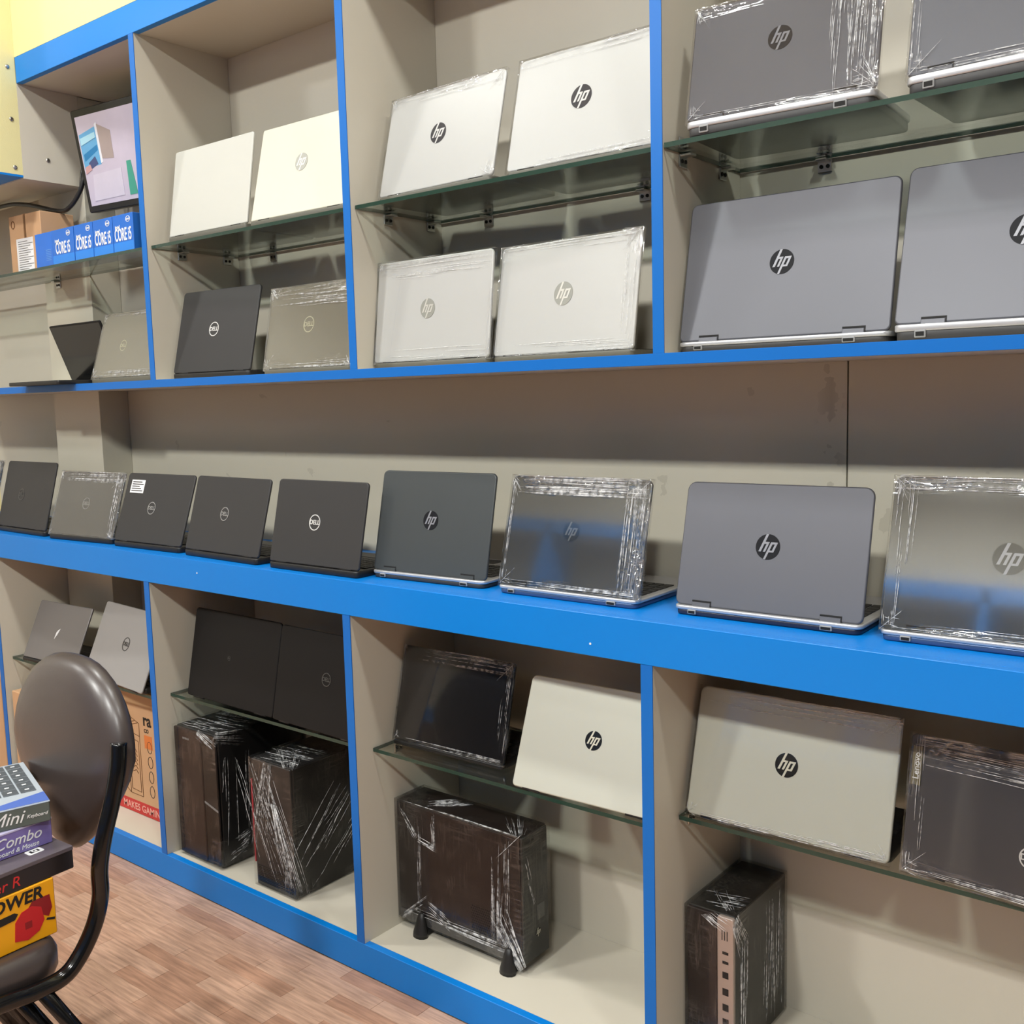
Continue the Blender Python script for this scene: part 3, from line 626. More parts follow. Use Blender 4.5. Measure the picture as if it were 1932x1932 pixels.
# --- lower bays
t, L, b = laptop(F['L1a'], WARMG, BLACKP, 'small grey laptop with white arrow-shaped emblem on lower left glass shelf', None, rad=.006)
m = MB(); m.poly([(-.006, -.018), (-.004, .003), (.012, .017), (.004, -.003)], -.0006, 0); m.poly([(-.004, .003), (.012, .017), (.001, .010)], -.0008, 0)
m.build('emblem', WHITEINK, L, (.0, 0, .089))
laptop(F['L1b'], LGREY, BLACKP, 'light grey laptop with dark ring emblem behind the chair back', 'dell_black', .020, 0.04, 0.521, drop=True)
laptop(F['L2a'], BLK, BLACKP, 'black laptop above the brown-fronted tower, left of two in the second lower bay', 'dell_faint', .006, -0.04, 0.51, drop=True)
laptop(F['L2b'], BLK, BLACKP, 'black laptop above the red-striped tower, right of two in the second lower bay', 'dell_faint', .016, 0.086, 0.538, drop=True)
laptop(F['L3a'], BLKG, BLACKP, 'film-wrapped black laptop in the third lower bay', None, folds=[('top', 14, 0.03), ('tr', 22, 0.03), ('bottom', 10, 0.01), ('right', 6, 0.02), ('bl', 10, 0.02)], wrap=FILM, lid_t=.007)
laptop(F['L3b'], CHAMP, BLACKP, 'unwrapped silver laptop with black round emblem beside the wrapped black laptop', 'hp_black', .0185, 0.016, 0.529, rad=.012, drop=True)
laptop(F['L4a'], CHAMP, BLACKP, 'film-wrapped silver laptop with black round emblem in the right lower bay', 'hp_black', .0205, -0.011, 0.52, folds=[('top', 14, 0.03), ('tr', 16, 0.03), ('bottom', 14, 0.012), ('bl', 12, 0.02), ('br', 10, 0.02)], wrap=FILM, rad=.014, drop=True)
t, L, b = laptop(F['L4b'], SLATE, BLACKP, 'film-wrapped slate laptop with vertical lettering at its left edge, lower right', None, folds=[('top', 22, 0.045), ('bl', 18, 0.03), ('left', 6, 0.025), ('bottom', 12, 0.012)], wrap=FILM, rad=.008, wkw=dict(eh=.05, ev=.03), drop=True)
MB().box(-.163, -.148, -.0009, -.0001, .135, .195).build('name_tab', mat('tab_khaki', (122, 116, 92), .35, metal=.4), L)
link('lettering', text_mesh('Lenovo', .014, WHITEINK), L, (-.1555, -.0012, .165), (HP_, -HP_, 0))
link('emblem', emblem('dell_white', .016), L, (.0175, -.0002, .068))

# ------------------------------------------------------------------ top left bay: monitor, cartons, cable
mo = empty('monitor', (.505, .165, ZG), math.radians(7)); mw, mh = .46, .285
tb_ = math.radians(9)
m = MB(); slab(m, -mw / 2, mw / 2, 0, mh, 0, .032, .006, .003); pn = m.build('housing', BLACKP, mo, (0, 0, .160), (tb_, 0, 0))
scm = MB(); iw, ih = mw / 2 - .016, mh - .016
def P(u, v): return (-iw + 2 * iw * u, .018 + (ih - .022) * v)
scr_m = []
def em(n, rgb): return mat('display_' + n, rgb, .3, emit=.32, var=.08, vscale=30)
shapes = [('lilac', (178, 168, 182), [(0, 0), (1, 0), (1, 1), (0, 1)]), ('blue', (90, 150, 190), [(.02, .42), (.36, .44), (.36, .86), (.02, .80)]),
          ('deep', (30, 110, 160), [(.05, .50), (.34, .60), (.34, .66), (.05, .58)]), ('navy', (60, 70, 110), [(.12, .40), (.30, .45), (.26, .54), (.12, .48)]),
          ('beige', (150, 135, 132), [(.40, .50), (.62, .48), (.64, .78), (.40, .88)]), ('white', (206, 206, 212), [(.36, .45), (.40, .46), (.40, .90), (.36, .88)]),
          ('teal', (60, 140, 120), [(.80, .05), (.95, .05), (.92, .42), (.84, .42)]), ('pale', (186, 178, 190), [(.10, .05), (.70, .06), (.72, .36), (.16, .34)]),
          ('rose', (180, 140, 140), [(.03, .36), (.16, .40), (.14, .46), (.04, .44)]), ('sky', (150, 190, 205), [(.04, .68), (.34, .74), (.34, .80), (.04, .76)])]
for i, (n, c, pts) in enumerate(shapes):
    if i: pts = [(u * .52, v) for u, v in pts]
    scr_m.append(em(n, c)); scm.poly([P(*q) for q in pts], -.0006 - .0002 * i, -.0002, i)
scm.build('display_picture', scr_m, pn)
MB().box(-.03, .03, .032, .055, .10, .17, c=.003).build('mount_block', BLACKP, pn)
m = MB(); m.tube([(0, .055, .26), (0, .075, .16), (0, .075, .012)], .012, 10); m.build('neck', BLACKP, mo, (0, -.02, 0))
MB().box(-.09, .09, -.02, .095, 0.0005, .012, c=.003).build('foot', BLACKP, mo)
tag(mo, 'black framed monitor showing a camera picture, in the top left bay', 'monitor')

INTEL = mat('processor_box_blue', (24, 104, 200), .35, var=.10, vscale=14); INTEL2 = mat('processor_box_light_blue', (30, 130, 225), .35, var=.08)
def cpu_box(x, y, yaw, wd, lab, dp=.085, ht=.098):
    t = empty('processor_box', (x, y, ZG + .0002), yaw)
    MB().box(-wd / 2, wd / 2, 0, dp, 0, ht, c=.001).build('carton', INTEL, t)
    MB().box(-wd / 2 + .001, wd / 2 - .001, -.0004, .001, .001, .026).build('colour_band', INTEL2, t)
    link('lettering', text_mesh('CORE i5', .0245, WHITEINK, 0, .0003, .0004), t, (0, -.0006, .044), (HP_, 0, 0), (.92, 1.9, 1))
    link('lettering', text_mesh('intel', .013, WHITEINK, 0, .0003, .0003), t, (-wd * .26, -.0006, .066), (HP_, 0, 0))
    rg = MB(); n = 20
    rg.loops([[(a * .0105 * math.cos(2 * math.pi * i / n), yy, a * .0078 * math.sin(2 * math.pi * i / n)) for i in range(n)] for a, yy in ((1, 0), (1, -.0006), (.84, -.0006), (.84, 0))], 0, False, False)
    lg = rg.build('round_mark', WHITEINK, t, (wd * .27, -.0001, .083))
    link('lettering', text_mesh('intel', .0085, WHITEINK, 0, .0002, .0002), lg, (0, -.0006, 0), (HP_, 0, 0))
    tag(t, lab, 'box', 'blue processor boxes')
cpu_box(.640, .020, 0, .098, 'blue processor box against the blue post, rightmost of the row')
cpu_box(.539, .020, 0, .098, 'blue processor box second from the blue post')
cpu_box(.438, .020, 0, .098, 'blue processor box third from the blue post')
cpu_box(.325, .020, 0, .120, 'blue processor box fourth from the blue post, next to a plain-sided one')
t = empty('processor_box', (.214, .021, ZG + .0002))
MB().box(-.049, .049, 0, .085, 0, .098, c=.001).build('carton', mat('processor_box_side', (28, 108, 208), .35, var=.08, vscale=20), t)
m = MB()
for i in range(7): m.box(.012, .040, -.0005, .0005, .018 + i * .0048, .0192 + i * .0048)
m.build('small_print', mat('print_light_blue', (110, 165, 225), .5), t)
tag(t, 'blue processor box with its plain side out, beside the brown carton', 'box', 'blue processor boxes')
t = empty('brown_carton', (.062, .045, ZG + .0002), math.radians(4))
bx = MB().box(-.085, .085, 0, .110, 0, .175, c=.0015).build('carton', CARD, t)
lb = MB().box(-.050, .040, -.0008, .0005, .004, .104).build('paper_label', WHITEINK, t)
m = MB()
for i in range(13): m.box(-.040, .010 + .014 * ((i * 7) % 3), -.0012, -.0006, .012 + i * .0068, .0138 + i * .0068)
m.build('label_print', mat('grey_print', (110, 108, 104), .7), lb)
m = MB(); m.tube([(-.062 + .009 * math.cos(a), -.0006, .148 + .011 * math.sin(a)) for a in [i * math.pi / 8 for i in range(17)]], .0014, 6); m.build('stamp', CARDLINE, t)
MB().box(-.006, .006, .0, .1102, .0005, .1755).build('tape_seam', mat('carton_tape', (176, 128, 82), .5), t)
tag(t, 'brown carton with white paper label on the left glass shelf', 'box')
def smooth_path(pts, n=8):
    out = []; P_ = [Vector(p) for p in pts]
    for i in range(len(P_) - 1):
        p0 = P_[max(i - 1, 0)]; p1 = P_[i]; p2 = P_[i + 1]; p3 = P_[min(i + 2, len(P_) - 1)]
        for k in range(n):
            u = k / n; out.append(.5 * ((2 * p1) + (-p0 + p2) * u + (2 * p0 - 5 * p1 + 4 * p2 - p3) * u * u + (-p0 + 3 * p1 - 3 * p2 + p3) * u ** 3))
    out.append(P_[-1]); return out
cb = MB().tube(smooth_path([(-.60, .12, 1.935), (-.235, .12, 1.944), (-.063, .12, 1.928), (.128, .12, 1.884), (.20, .12, 1.888), (.245, .13, 1.93), (.262, .14, 1.98), (.275, .155, 2.01), (.258, .17, 2.03), (.250, .20, 2.05)]), .0065, 8).build('power_cable', BLACKP)
MB().tube(smooth_path([(.245, .13, 1.93), (.225, .15, 1.99), (.235, .165, 2.04), (.238, .17, 2.06), (.236, .20, 2.08)]), .0038, 8).build('thin_lead', BLACKP, cb)
tag(cb, 'black power cable hanging behind the monitor at upper left', 'cable')

# ------------------------------------------------------------------ lower bays: cartons
t = empty('gaming_carton', (.44, .062, ZF + .0002))
MB().box(-.205, .285, 0, .115, 0, .385, c=.002).build('carton', CARD, t)
MB().box(-.2055, .2855, -.0006, .001, .001, .040).build('colour_band', mat('red_band', (196, 52, 48), .6, var=.03), t)
link('lettering', text_mesh('MAKES GAMING', .030, mat('pink_ink', (235, 170, 155), .6), 0, .0003, .0003, 'LEFT'), t, (-.078, -.0009, .020), (HP_, 0, 0), (1.0, 1.0, 1))
link('lettering', text_mesh('ra', .052, BLACKINK, 0, .0003, .0012, 'LEFT'), t, (.058, -.0006, .300), (HP_, 0, 0))
link('lettering', text_mesh('CO', .016, BLACKINK, 0, .0003, .0004, 'LEFT'), t, (.061, -.0006, .268), (HP_, 0, 0))
MB().box(.060, .10, -.0006, .001, .215, .255).build('orange_patch', mat('orange_print', (216, 122, 60), .7), t)
def line_art():
    m = MB(); r = .0011
    def ln(*p):
        for a, b in zip(p[:-1], p[1:]): m.tube([(a[0], -.0004, a[1]), (b[0], -.0004, b[1])], r, 4)
    # drawn tower: front, side and top faces with louvres
    ln((-.03, .06), (-.03, .255), (.035, .245), (.035, .060), (-.03, .06)); ln((-.022, .075), (-.022, .235), (.026, .228), (.026, .072), (-.022, .075))
    ln((-.03, .255), (-.10, .285), (-.045, .310), (.035, .285), (.035, .245)); ln((-.10, .285), (-.10, .10), (-.03, .06)); ln((-.085, .262), (-.085, .11)); ln((-.045, .24), (-.045, .085))
    for i in range(9): ln((-.082, .095 + i * .014), (-.052, .115 + i * .014))
    for i in range(5): ln((-.07 + i * .016, .292 - i * .004), (-.035 + i * .016, .302 - i * .004))
    for i in range(6): ln((-.012, .13 + i * .013), (.006, .138 + i * .013), (.016, .128 + i * .013))
    return m
line_art().build('line_drawing', CARDLINE, t)
m = MB()
for i in range(4):
    zc = .085 + i * .045; m.tube([(.085 + .012 * math.cos(a), -.0004, zc + .018 * math.sin(a)) for a in [k * math.pi / 6 for k in range(13)]], .0010, 4)
m.build('outlined_letters', BLACKINK, t)
tag(t, 'large brown carton with red band reading makes gaming, behind the chair', 'box')
t = empty('small_carton', (.03, -.040, ZF + .0002))
MB().box(-.120, .120, 0, .215, 0, .318, c=.002).build('carton', CARD, t)
MB().box(-.020, .020, -.0003, .2155, .0005, .3184).build('tape', mat('tan_tape', (206, 160, 116), .4), t)
tag(t, 'plain tan carton half hidden behind the chair back at lower left', 'box')
t = empty('plain_carton', (-.40, -.030, ZF + .0002))
MB().box(-.21, .21, 0, .20, 0, .345, c=.002).build('carton', CARD, t)
MB().box(-.02, .02, -.0003, .2005, .0005, .3454).build('tape', MATS['tan_tape'], t)
tag(t, 'brown carton at the far left edge, beyond the blue post', 'box')

# ------------------------------------------------------------------ desktop computers
def film_box(x0, x1, y0, y1, z0, z1, seed, band=.0, n=12):
    """film round a box: five sheets, bunched towards the edges"""
    rd = random.Random(seed); V = []; A = []; B = []; Fc = []
    def sheet(o, du, dv, lu, lv, e0=.06, e1=.30):
        b = len(V)
        for j in range(n + 1):
            for i in range(n + 1):
                u = i / n; v = j / n; p = [o[k] + du[k] * u + dv[k] * v for k in range(3)]
                e = min(u * lu, (1 - u) * lu, v * lv, (1 - v) * lv)
                k_ = max(0, 1 - e / .06)
                V.append(tuple(p)); A.append(min(1, .04 + .5 * k_ * rd.random())); B.append(min(1, e0 + e1 * rd.random() * (.5 + .5 * k_)))
        for j in range(n):
            for i in range(n): Fc.append((b + j * (n + 1) + i, b + j * (n + 1) + i + 1, b + (j + 1) * (n + 1) + i + 1, b + (j + 1) * (n + 1) + i))
    dx, dy, dz = x1 - x0, y1 - y0, z1 - z0
    sheet((x0, y0, z0), (dx, 0, 0), (0, 0, dz), dx, dz); sheet((x1, y0, z0), (0, dy, 0), (0, 0, dz), dy, dz, .06, .30)
    sheet((x1, y1, z0), (-dx, 0, 0), (0, 0, dz), dx, dz); sheet((x0, y1, z0), (0, -dy, 0), (0, 0, dz), dy, dz)
    sheet((x0, y0, z1), (dx, 0, 0), (0, dy, 0), dx, dy, .30, .4)
    me = bpy.data.meshes.new('plastic_wrap'); me.from_pydata(V, [], Fc)
    for nm, arr in (('eh', A), ('ev', B)): me.attributes.new(nm, 'FLOAT', 'POINT').data.foreach_set('value', arr)
    me.polygons.foreach_set('use_smooth', [True] * len(Fc)); me.materials.append(FILMPC); me.update(); return me
def tower_folds(parent, specs, seed):
    rd = random.Random(seed); m = MB()
    for a, b, n, sp, off, fan in specs: crease_lines(m, a, b, n, sp, rd, off, (.0003, .0007), .3, fan)
    o = m.build('film_folds', CREASE, parent); o['kind'] = 'stuff'; return o
CASE = mat('case_black', (30, 29, 29), .45, bump=.1, bscale=500); BROWNP = mat('brown_gloss_front', (46, 35, 32), .2, var=.1, vscale=6)
# tower with brown front
t = empty('tower_computer', (.8745, -.018, ZF + .0002)); w, d, h = .183, .285, .360
MB().box(-w / 2, w / 2, .010, d, .004, h, c=.002).build('case', CASE, t)
MB().box(-w / 2, w / 2 * .30, 0, .0105, .006, h - .002, c=.002).build('front_panel', BROWNP, t)
fp = MB().box(w / 2 * .32, w / 2, .002, .0105, .006, h - .002, c=.002).build('side_bezel', BLACKG, t)
m = MB(); m.poly([(w * .17, .17), (w * .48, .155), (w * .48, .160), (w * .17, .175)], .0008, .003); m.build('bezel_line', GREYINK, fp)
m = MB()
for i in range(5): m.box(-w * .28 + i * .006, -w * .28 + i * .006 + .0035, -.0006, .001, h - .030, h - .025)
m.build('small_mark', GREYINK, t)
for sx in (-1, 1):
    for yy in (.03, d - .03): MB().box(sx * w * .36 - .012, sx * w * .36 + .012, yy - .012, yy + .012, 0, .0045).build('foot', BLACKP, t)
link('plastic_wrap', film_box(-w / 2 - .003, w / 2 + .003, -.003, d + .002, .004, h + .004, 5), t)
tower_folds(t, [((-w / 2 + .004, .085, h + .005), (w / 2, .10, h + .005), 34, (0, .15, 0), (0, 0, .0006), 0), ((w / 2, -.003, h), (w / 2, .10, h - .03), 24, (0, .03, .05), (.0008, 0, 0), .5),
                ((.02, -.0035, h), (w / 2, -.0035, h - .035), 18, (.03, 0, .03), (0, -.0006, 0), .3), ((w / 2 + .0035, .03, .045), (w / 2 + .0035, .09, .06), 26, (0, .02, .06), (.0006, 0, 0), 0),
                ((w / 2 + .0035, .05, .04), (w / 2 + .0035, .06, h - .06), 10, (0, .09, 0), (.0005, 0, 0), 0)], 3)
tag(t, 'tall black tower with brown glossy front wrapped in film, left of the pair', 'computer', 'desktop computers in the base shelving')
# tower with red stripe
t = empty('tower_computer', (1.178, -.010, ZF + .0002)); w, d, h = .155, .285, .332
MB().box(-w / 2, w / 2, .008, d, 0, h, c=.003).build('case', CASE, t)
fp = MB().box(-w / 2 + .004, w / 2, 0, .0085, .002, h, c=.002).build('front_panel', mat('front_charcoal', (36, 35, 35), .4), t)
MB().box(-w / 2 - .0002, -w / 2 + .0038, -.0005, .0085, .06, h - .055).build('red_stripe', mat('stripe_red', (190, 36, 60), .35), t)
m = MB()
for i in range(11): m.box(-w / 2 + .012, w / 2 - .008, -.0008, .001, .012 + i * .0042, .0142 + i * .0042)
m.build('grille', DARKHOLE, fp)
m = MB()
for i in range(6): m.box(-.026 + i * .0085, -.026 + i * .0085 + .0055, -.0008, .001, .222, .2285)
m.build('small_mark', GREYINK, fp)
link('plastic_wrap', film_box(-w / 2 - .003, w / 2 + .003, -.003, d + .002, .0, h + .004, 9), t)
tower_folds(t, [((-w / 2, -.0035, h), (.05, -.0035, .03), 30, (.16, 0, 0), (0, -.0006, 0), 0), ((0, -.0035, h), (-.05, -.0035, h * .3), 14, (.10, 0, 0), (0, -.0006, 0), .6), ((.01, -.0035, h * .7), (.06, -.0035, .02), 18, (.06, 0, 0), (0, -.0006, 0), .7),
                ((-w / 2 + .004, .065, h + .005), (w / 2, .08, h + .005), 20, (0, .12, 0), (0, 0, .0006), 0), ((w / 2, 0, h + .004), (-w / 2 + .02, .12, h + .005), 14, (.08, .05, 0), (0, 0, .0006), .6),
                ((w / 2 + .0035, .01, .03), (w / 2 + .0035, .20, .22), 16, (0, .12, -.08), (.0006, 0, 0), 0), ((w / 2 - .02, -.0035, .02), (w / 2 - .015, -.0035, .10), 16, (.03, 0, 0), (0, -.0006, 0), 0)], 4)
tag(t, 'black tower with a red stripe on its front edge, fully wrapped in film', 'computer', 'desktop computers in the base shelving')
# slim desktop standing on two feet, side panel to the front
t = empty('slim_computer', (1.7235, .062, ZF + .0002)); hw = .179; d = .094; z0 = .018; z1 = .303
MB().box(-hw, hw, 0, d, z0, z1, c=.002).build('case', mat('case_brown_black', (40, 34, 32), .35), t)
MB().box(-hw + .06, hw - .045, -.0012, .001, z0 + .028, z1 - .004, c=.0005).build('side_panel', mat('side_panel_brown', (38, 29, 27), .35), t)
m = MB(); hx = .0052
for j in range(12):
    for i in range(14):
        cx = hw - .135 + i * hx + (j % 2) * hx / 2; cz = z0 + .036 + j * .0056
        m.loops([[(cx + .0019 * math.cos(a), y_, cz + .0019 * math.sin(a)) for a in [k * math.pi / 3 for k in range(6)]] for y_ in (-.0016, -.0008)], 0, True, False)
vh = m.build('vent_holes', DARKHOLE, t); vh['kind'] = 'stuff'
MB().box(-hw, hw - .002, -.0010, .001, z0 + .002, z0 + .024).build('lower_rail', mat('rail_grey', (96, 95, 95), .35, metal=.3), t)
e = MB().box(hw, hw + .006, .003, d - .003, z0 + .002, z1 - .002, c=.002).build('end_bezel', mat('bezel_charcoal', (44, 45, 45), .35), t)
lg = link('emblem', emblem('hp_black', .0095), e, (hw + .0064, d * .55, z0 + .058), (0, 0, HP_))
MB().box(hw + .0058, hw + .0064, d * .52, d * .80, z0 + .085, z0 + .118).build('grey_label', mat('label_grey', (92, 93, 92), .5), e)
for xx in (-.105, .150):
    m = MB(); L = []
    for z_, a, b_ in ((0, .020, .0), (.010, .019, .001), (.040, .011, .006), (.050, .008, .009), (.053, .004, .010)):
        L.append([(xx + a * math.cos(q), -.012 + (a * .75) * math.sin(q) + b_ * .6, z_) for q in [i * math.pi / 6 for i in range(12)]])
    m.loops(L, 0, True, True); m.box(xx - .014, xx + .014, -.012, d + .012, 0, z0 - .001, c=.002)
    m.build('foot', BLACKP, t)
link('plastic_wrap', film_box(-hw - .003, hw + .009, -.004, d + .002, z0, z1 + .004, 21), t)
tower_folds(t, [((-hw + .008, -.0045, z1 - .004), (-hw + .065, -.0045, z1 - .075), 10, (.012, 0, .012), (0, -.0006, 0), 0), ((-hw + .065, -.0045, z1 - .075), (-hw + .125, -.0045, z1 - .085), 12, (0, 0, .015), (0, -.0006, 0), 0),
                ((-hw + .118, -.0045, z1), (-hw + .120, -.0045, z1 - .085), 12, (.014, 0, 0), (0, -.0006, 0), 0), ((-hw + .075, -.0045, z1), (-hw + .068, -.0045, z0 + .02), 5, (.012, 0, 0), (0, -.0006, 0), 0),
                ((-hw + .09, 0, z1 + .005), (-hw + .15, .07, z1 + .005), 24, (.06, 0, 0), (0, 0, .0006), 0), ((-hw + .006, -.002, z1 + .004), (hw, -.004, z1 + .004), 8, (0, .004, 0), (0, 0, .0005), 0),
                ((hw - .045, -.0045, z1 - .01), (hw - .055, -.0045, .05), 26, (.05, 0, 0), (0, -.0006, 0), 0), ((hw, -.0045, z1), (hw - .05, -.0045, z1 - .05), 24, (.04, 0, .04), (0, -.0006, 0), .5), ((hw, 0, z1 + .005), (hw - .07, .08, z1 + .005), 14, (.04, .04, 0), (0, 0, .0006), .5),
                ((hw + .008, -.0045, z0), (hw - .065, -.0045, z0 + .12), 34, (.05, 0, .05), (0, -.0006, 0), .6), ((-hw + .03, -.0045, z0 + .03), (hw - .04, -.0045, z0 + .03), 16, (0, 0, .022), (0, -.0006, 0), 0),
                ((-hw + .014, -.0045, z0 + .012), (-hw + .09, -.0045, z0 + .07), 16, (.02, 0, .04), (0, -.0006, 0), .4), ((-hw + .07, -.0045, z0 + .07), (-hw + .16, -.0045, z0 + .03), 14, (0, 0, .03), (0, -.0006, 0), 0),
                ((hw + .0095, .02, z1 - .03), (hw + .0095, .06, z1 - .16), 5, (0, .06, 0), (.0006, 0, 0), 0)], 5)
tag(t, 'slim black computer on two cone feet, side panel facing out, wrapped in film', 'computer', 'desktop computers in the base shelving')
# slim desktop with silver strip
t = empty('slim_computer', (2.3495, .052, ZF + .0002)); hw = .0465; d = .222; h = .283
MB().box(-hw, hw, .008, d, 0, h, c=.002).build('case', mat('case_olive_black', (40, 39, 36), .35), t)
MB().box(-hw, hw * .30, 0, .0085, .001, h - .001, c=.0015).build('front_panel', mat('front_brown_black', (38, 30, 30), .3), t)
s_ = MB(); slab(s_, hw * .32, hw, .001, h - .001, -.001, .009, .004, .0015); sp2 = s_.build('silver_strip', mat('strip_silver', (196, 178, 168), .35, metal=.4), t)
m = MB(); zc = h - .030
for i in range(3): m.box(hw * .52 + i * .005, hw * .52 + i * .005 + .0016, -.0016, -.0005, zc - .014, zc + .004)
for zz, hh in ((-.038, .005), (-.056, .005), (-.080, .012), (-.112, .013), (-.142, .013), (-.170, .013), (-.198, .013), (-.226, .013)): m.box(hw * .55, hw * .80, -.0016, -.0005, zc + zz - hh / 2, zc + zz + hh / 2)
m.build('port', DARKHOLE, sp2)
link('plastic_wrap', film_box(-hw - .003, hw + .003, -.004, d + .002, .0, h + .004, 33), t)
tower_folds(t, [((-hw + .004, .032, h + .005), (hw, .05, h + .005), 12, (.0, .06, 0), (0, 0, .0006), 0), ((hw - .012, .02, h + .005), (-hw + .02, .09, h + .005), 8, (.03, .03, 0), (0, 0, .0006), .4),
                ((hw + .0035, 0, h), (hw + .0035, .05, h - .09), 26, (0, .05, .03), (.0006, 0, 0), .5), ((hw + .0035, .03, .01), (hw + .0035, .035, h - .05), 12, (0, .03, 0), (.0006, 0, 0), 0),
                ((hw + .0035, .16, .01), (hw + .0035, .165, h - .02), 16, (0, .09, 0), (.0005, 0, 0), 0), ((0, -.0045, h), (hw, -.0045, h - .02), 12, (.04, 0, .02), (0, -.0006, 0), .3)], 6)
tag(t, 'slim black computer with a silver port strip, wrapped in film at lower right', 'computer', 'desktop computers in the base shelving')

# ------------------------------------------------------------------ chair
LEATH = mat('black_leatherette', (66, 57, 54), .38, coat=.45, coat_rough=.28, var=.06, vscale=5, bump=.06, bscale=220); TUBE = mat('black_gloss_tube', (10, 10, 11), .15)
ch = empty('office_chair', (1.335, -.80, 0)); ox, oy = -1.335, .80
# back pad, egg-shaped: wide above, narrow below
def pad():
    m = MB(); n = 40; zc = .665
    def outline(k):
        a = 2 * math.pi * k / n; c, s = math.cos(a), math.sin(a)
        hz = .172 if s > 0 else .198; z = hz * (abs(s) ** .92) * (1 if s > 0 else -1)
        f = z / .185; wd = .200 * (1 - .10 * max(f, 0) ** 2) * (1 - .52 * max(-f, 0) ** 1.3)
        x = wd * (abs(c) ** .80) * (1 if c > 0 else -1); return x, z
    O = [outline(k) for k in range(n)]; L = []
    for s_, y_ in ((.02, -.043), (.30, -.042), (.55, -.039), (.75, -.033), (.88, -.025), (.96, -.014), (1.0, .002), (.985, .014), (.93, .022), (.6, .026), (.02, .027)):
        L.append([(x * s_, y_ - .10 * z * s_ * -1.0 * .9 + .0, z * s_) for x, z in O])
    m.loops(L, 0, True, True); return m
pad().build('back_pad', LEATH, ch, (1.335 + ox, -.584 + oy, .655))
m = MB(); n = 40
m.tube([(math.cos(2 * math.pi * k / n) * .196, .010, 0) for k in range(2)], .001, 4)
tube_r = [(1.545, -.606, .705), (1.55, -.614, .662), (1.55, -.628, .609), (1.55, -.649, .548), (1.55, -.661, .495), (1.55, -.663, .448), (1.55, -.678, .401), (1.55, -.708, .357), (1.55, -.740, .334), (1.55, -.793, .332), (1.55, -.844, .338), (1.55, -1.05, .350), (1.55, -1.15, .345)]
for sx in (1, -1):
    pts = [((p[0] - 1.335) * sx, p[1] + oy, p[2]) for p in tube_r[0 if sx > 0 else 7:]]
    m = MB(); m.tube(smooth_path(pts, 5), .0145, 12); m.build('side_tube', TUBE, ch)
    for (y0_, y1_, dx) in ((-.775, -.60, 0), (-.806, -.63, -.035), (-1.10, -1.16, 0)):
        MB().tube([((.215 + dx) * sx, y0_ + oy, .325), ((.22 + dx) * sx, y1_ + oy, 0.001)], .0125, 10).build('leg', TUBE, ch)
m = MB(); slab(m, -.200, .200, -1.16 + oy, -.715 + oy, .318, .386, .06, .022, 0, ax='xy'); m.build('seat', LEATH, ch)
MB().box(.08, .165, -.590 + oy, -.578 + oy, .600, .640, c=.003).build('pad_bracket', TUBE, ch)
tag(ch, 'black leatherette chair with bent black tube frame, stacked with boxes', 'chair')

# ------------------------------------------------------------------ boxes stacked on the chair
def side_text(s, size, m_, parent, x, y, z, shear=0., bold=0., align='RIGHT', sc=(1, 1, 1)):
    return link('lettering', text_mesh(s, size, m_, shear, .0003, bold, align), parent, (x, y, z), (HP_, 0, HP_), sc)
YEL = mat('yellow_carton', (240, 168, 8), .4, var=.05)
t = empty('blower_carton', (1.36, -.87, .3865), math.radians(2)); X = .14
bx = MB().box(-.14, X, -.15, .15, 0, .1005, c=.002).build('carton', YEL, t)
side_text('BLOWER', .030, BLACKINK, t, X + .0004, .128, .083, .15, .0008)
def blower():
    m = MB()
    fan = [(.075, .016), (.098, .010), (.118, .018), (.128, .034), (.124, .058), (.108, .066), (.090, .062), (.078, .048)]
    m.poly(fan, X, X + .0008, 0, 'yz')
    m.poly([(.100, .062), (.110, .074), (.140, .074), (.143, .050), (.136, .036), (.124, .044)], X, X + .0006, 1, 'yz')
    m.poly([(.02, .064), (.02, .050), (.078, .054), (.084, .062), (.078, .066)], X, X + .0007, 2, 'yz')
    m.poly([(.133, .034), (.147, .030), (.146, .026), (.131, .031)], X, X + .0007, 2, 'yz')
    m.poly([(.094, .042), (.106, .042), (.106, .030), (.094, .030)], X + .0007, X + .0011, 1, 'yz')
    return m
blower().build('blower_picture', [mat('picture_red', (196, 26, 34), .4), mat('picture_dark_red', (140, 18, 26), .4), BLACKINK], t)
tag(t, 'yellow carton with a red blower picture, lowest on the chair seat', 'box', 'boxes stacked on the chair')
t = empty('black_carton', (1.35, -.865, .4872), math.radians(3)); X = .15
bx = MB().box(-.15, X, -.185, .182, 0, .0400, c=.0015).build('carton', mat('carton_black', (30, 26, 28), .32), t)
MB().box(-.15, X + .0006, -.1855, .1826, .0330, .0408, c=.001).build('lid_edge', mat('carton_grey_edge', (92, 84, 90), .3), t)
m = MB(); slab(m, .105, .125, .118, .146, .0403, .0412, .004, .0003, 0, ax='xy'); lg = m.build('white_mark', WHITEINK, t)
MB().box(.110, .120, .124, .140, .0411, .0415).build('mark_centre', BLACKINK, lg)
link('lettering', text_mesh('G', .013, WHITEINK, 0, .0003, .0004), lg, (.115, .132, .0418), (0, 0, HP_))
MB().box(.04, .09, .12, .17, .0404, .0411).build('red_print', mat('dull_red', (150, 60, 60), .5), t)
side_text('er R', .026, REDINK, t, X + .0004, .085, .016, .2)
tag(t, 'flat black carton with red lettering and a small white mark, on the yellow carton', 'box', 'boxes stacked on the chair')
PUR = mat('carton_purple', (126, 112, 176), .4, var=.05)
t = empty('purple_carton', (1.335, -.865, .5282), math.radians(1)); X = .115
MB().box(-.115, X, -.175, .175, 0, .0455, c=.0015).build('carton', PUR, t)
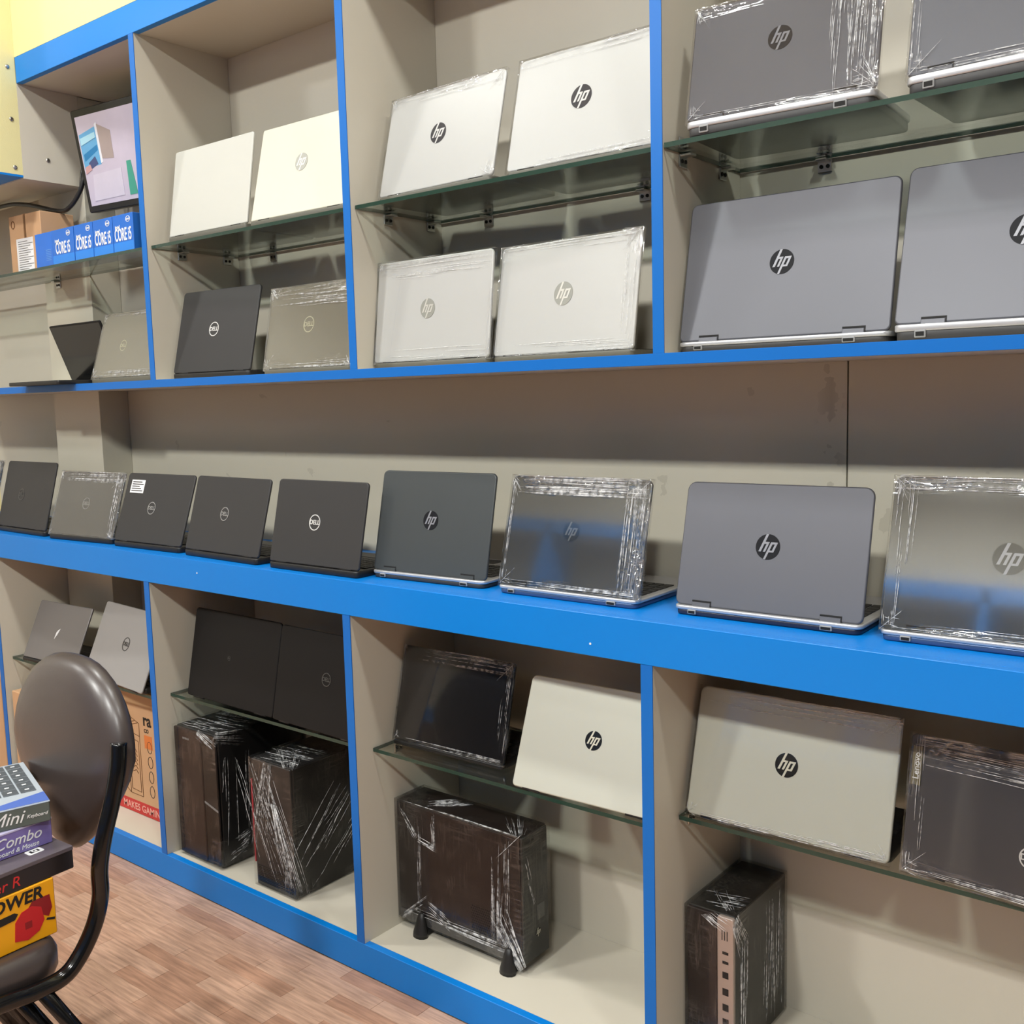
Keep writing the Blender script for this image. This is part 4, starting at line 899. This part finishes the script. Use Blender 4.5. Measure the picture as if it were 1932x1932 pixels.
MB().box(-.1152, X + .0005, -.1755, .1755, .0425, .0460, c=.0005).build('top_edge', mat('lilac_edge', (196, 190, 222), .4), t)
side_text('Wireless Combo', .027, WHITEINK, t, X + .0004, .155, .026, .35)
side_text('Keyboard & Mouse', .0115, WHITEINK, t, X + .0004, .150, .009, .25)
tag(t, 'purple carton lettered combo, on the flat black carton', 'box', 'boxes stacked on the chair')
t = empty('keyboard_carton', (1.299, -.831, .5745), math.radians(-16)); X = .12
MB().box(-.12, X, -.175, .175, 0, .0360, c=.0015).build('carton', mat('carton_grey_green', (86, 96, 92), .4, var=.05), t)
tp = MB().box(-.12, X, -.175, .175, .0360, .0372).build('top_print', mat('print_grey_blue', (168, 176, 184), .3, var=.06), t)
MB().box(-.1205, X + .0004, -.1755, .1755, .0345, .0366, c=.0004).build('top_edge', mat('pale_blue_edge', (182, 200, 220), .35), t)
m = MB(); m.poly([(.070, .175), (.119, .175), (.119, .06), (.108, .06)], .0372, .0376, 0, 'xy'); m.poly([(.085, .07), (.119, .09), (.119, -.17), (.085, -.17)], .0372, .0375, 1, 'xy')
m.build('colour_print', [mat('print_blue', (76, 104, 178), .3), mat('print_cream', (226, 206, 190), .3)], tp)
m = MB(); k2 = MB()
for r in range(6):
    for c in range(12):
        x0 = -.112 + r * .0285; y0 = .166 - c * .0285
        m.box(x0, x0 + .0255, y0 - .0255, y0, .0372, .0384, c=.0008)
        k2.box(x0 + .010, x0 + .0145, y0 - .017, y0 - .010, .0384, .0387)
kp = m.build('key_picture', mat('picture_key', (78, 84, 90), .3), tp); k2.build('key_letters', WHITEINK, kp)
side_text('Mini', .031, WHITEINK, t, X + .0004, .130, .018, .4)
side_text('Keyboard', .0085, WHITEINK, t, X + .0004, .170, .016, .35)
tag(t, 'grey-green mini keyboard carton with pictured keys, topmost on the chair stack', 'box', 'boxes stacked on the chair')

# ------------------------------------------------------------------ shelving across the aisle (seen only as reflections in the wrapped lids)
t = empty('opposite_shelving', (1.7, Y0R + .005, 0))
for z in (.9, 1.35, 1.95, 2.43): MB().box(-3.2, 3.2, 0, .32, z, z + .02).build('shelf', CREAM, t); MB().box(-3.2, 3.2, .32, .322, z - (.06 if z > 2 or z < 1 else 0), z + .03).build('edging', BLUE, t)
for i in range(10): MB().box(-3.2 + i * .71 - .01, -3.2 + i * .71 + .01, 0, .32, 0, .9).build('divider', CREAM, t); MB().box(-3.2 + i * .71 - .02, -3.2 + i * .71 + .02, 0, .322, 1.37, 2.43).build('divider', BLUE, t)
MB().box(-3.2, 3.2, -.004, 0, 0, 2.43).build('back_panel', mat('darkened_back_panel', (158, 150, 136), .6), t)  # dark panel added in place of goods, to cut light bounced back
tag(t, 'blue and cream shelving across the aisle, mirrored in wrapped laptop lids', 'shelving')
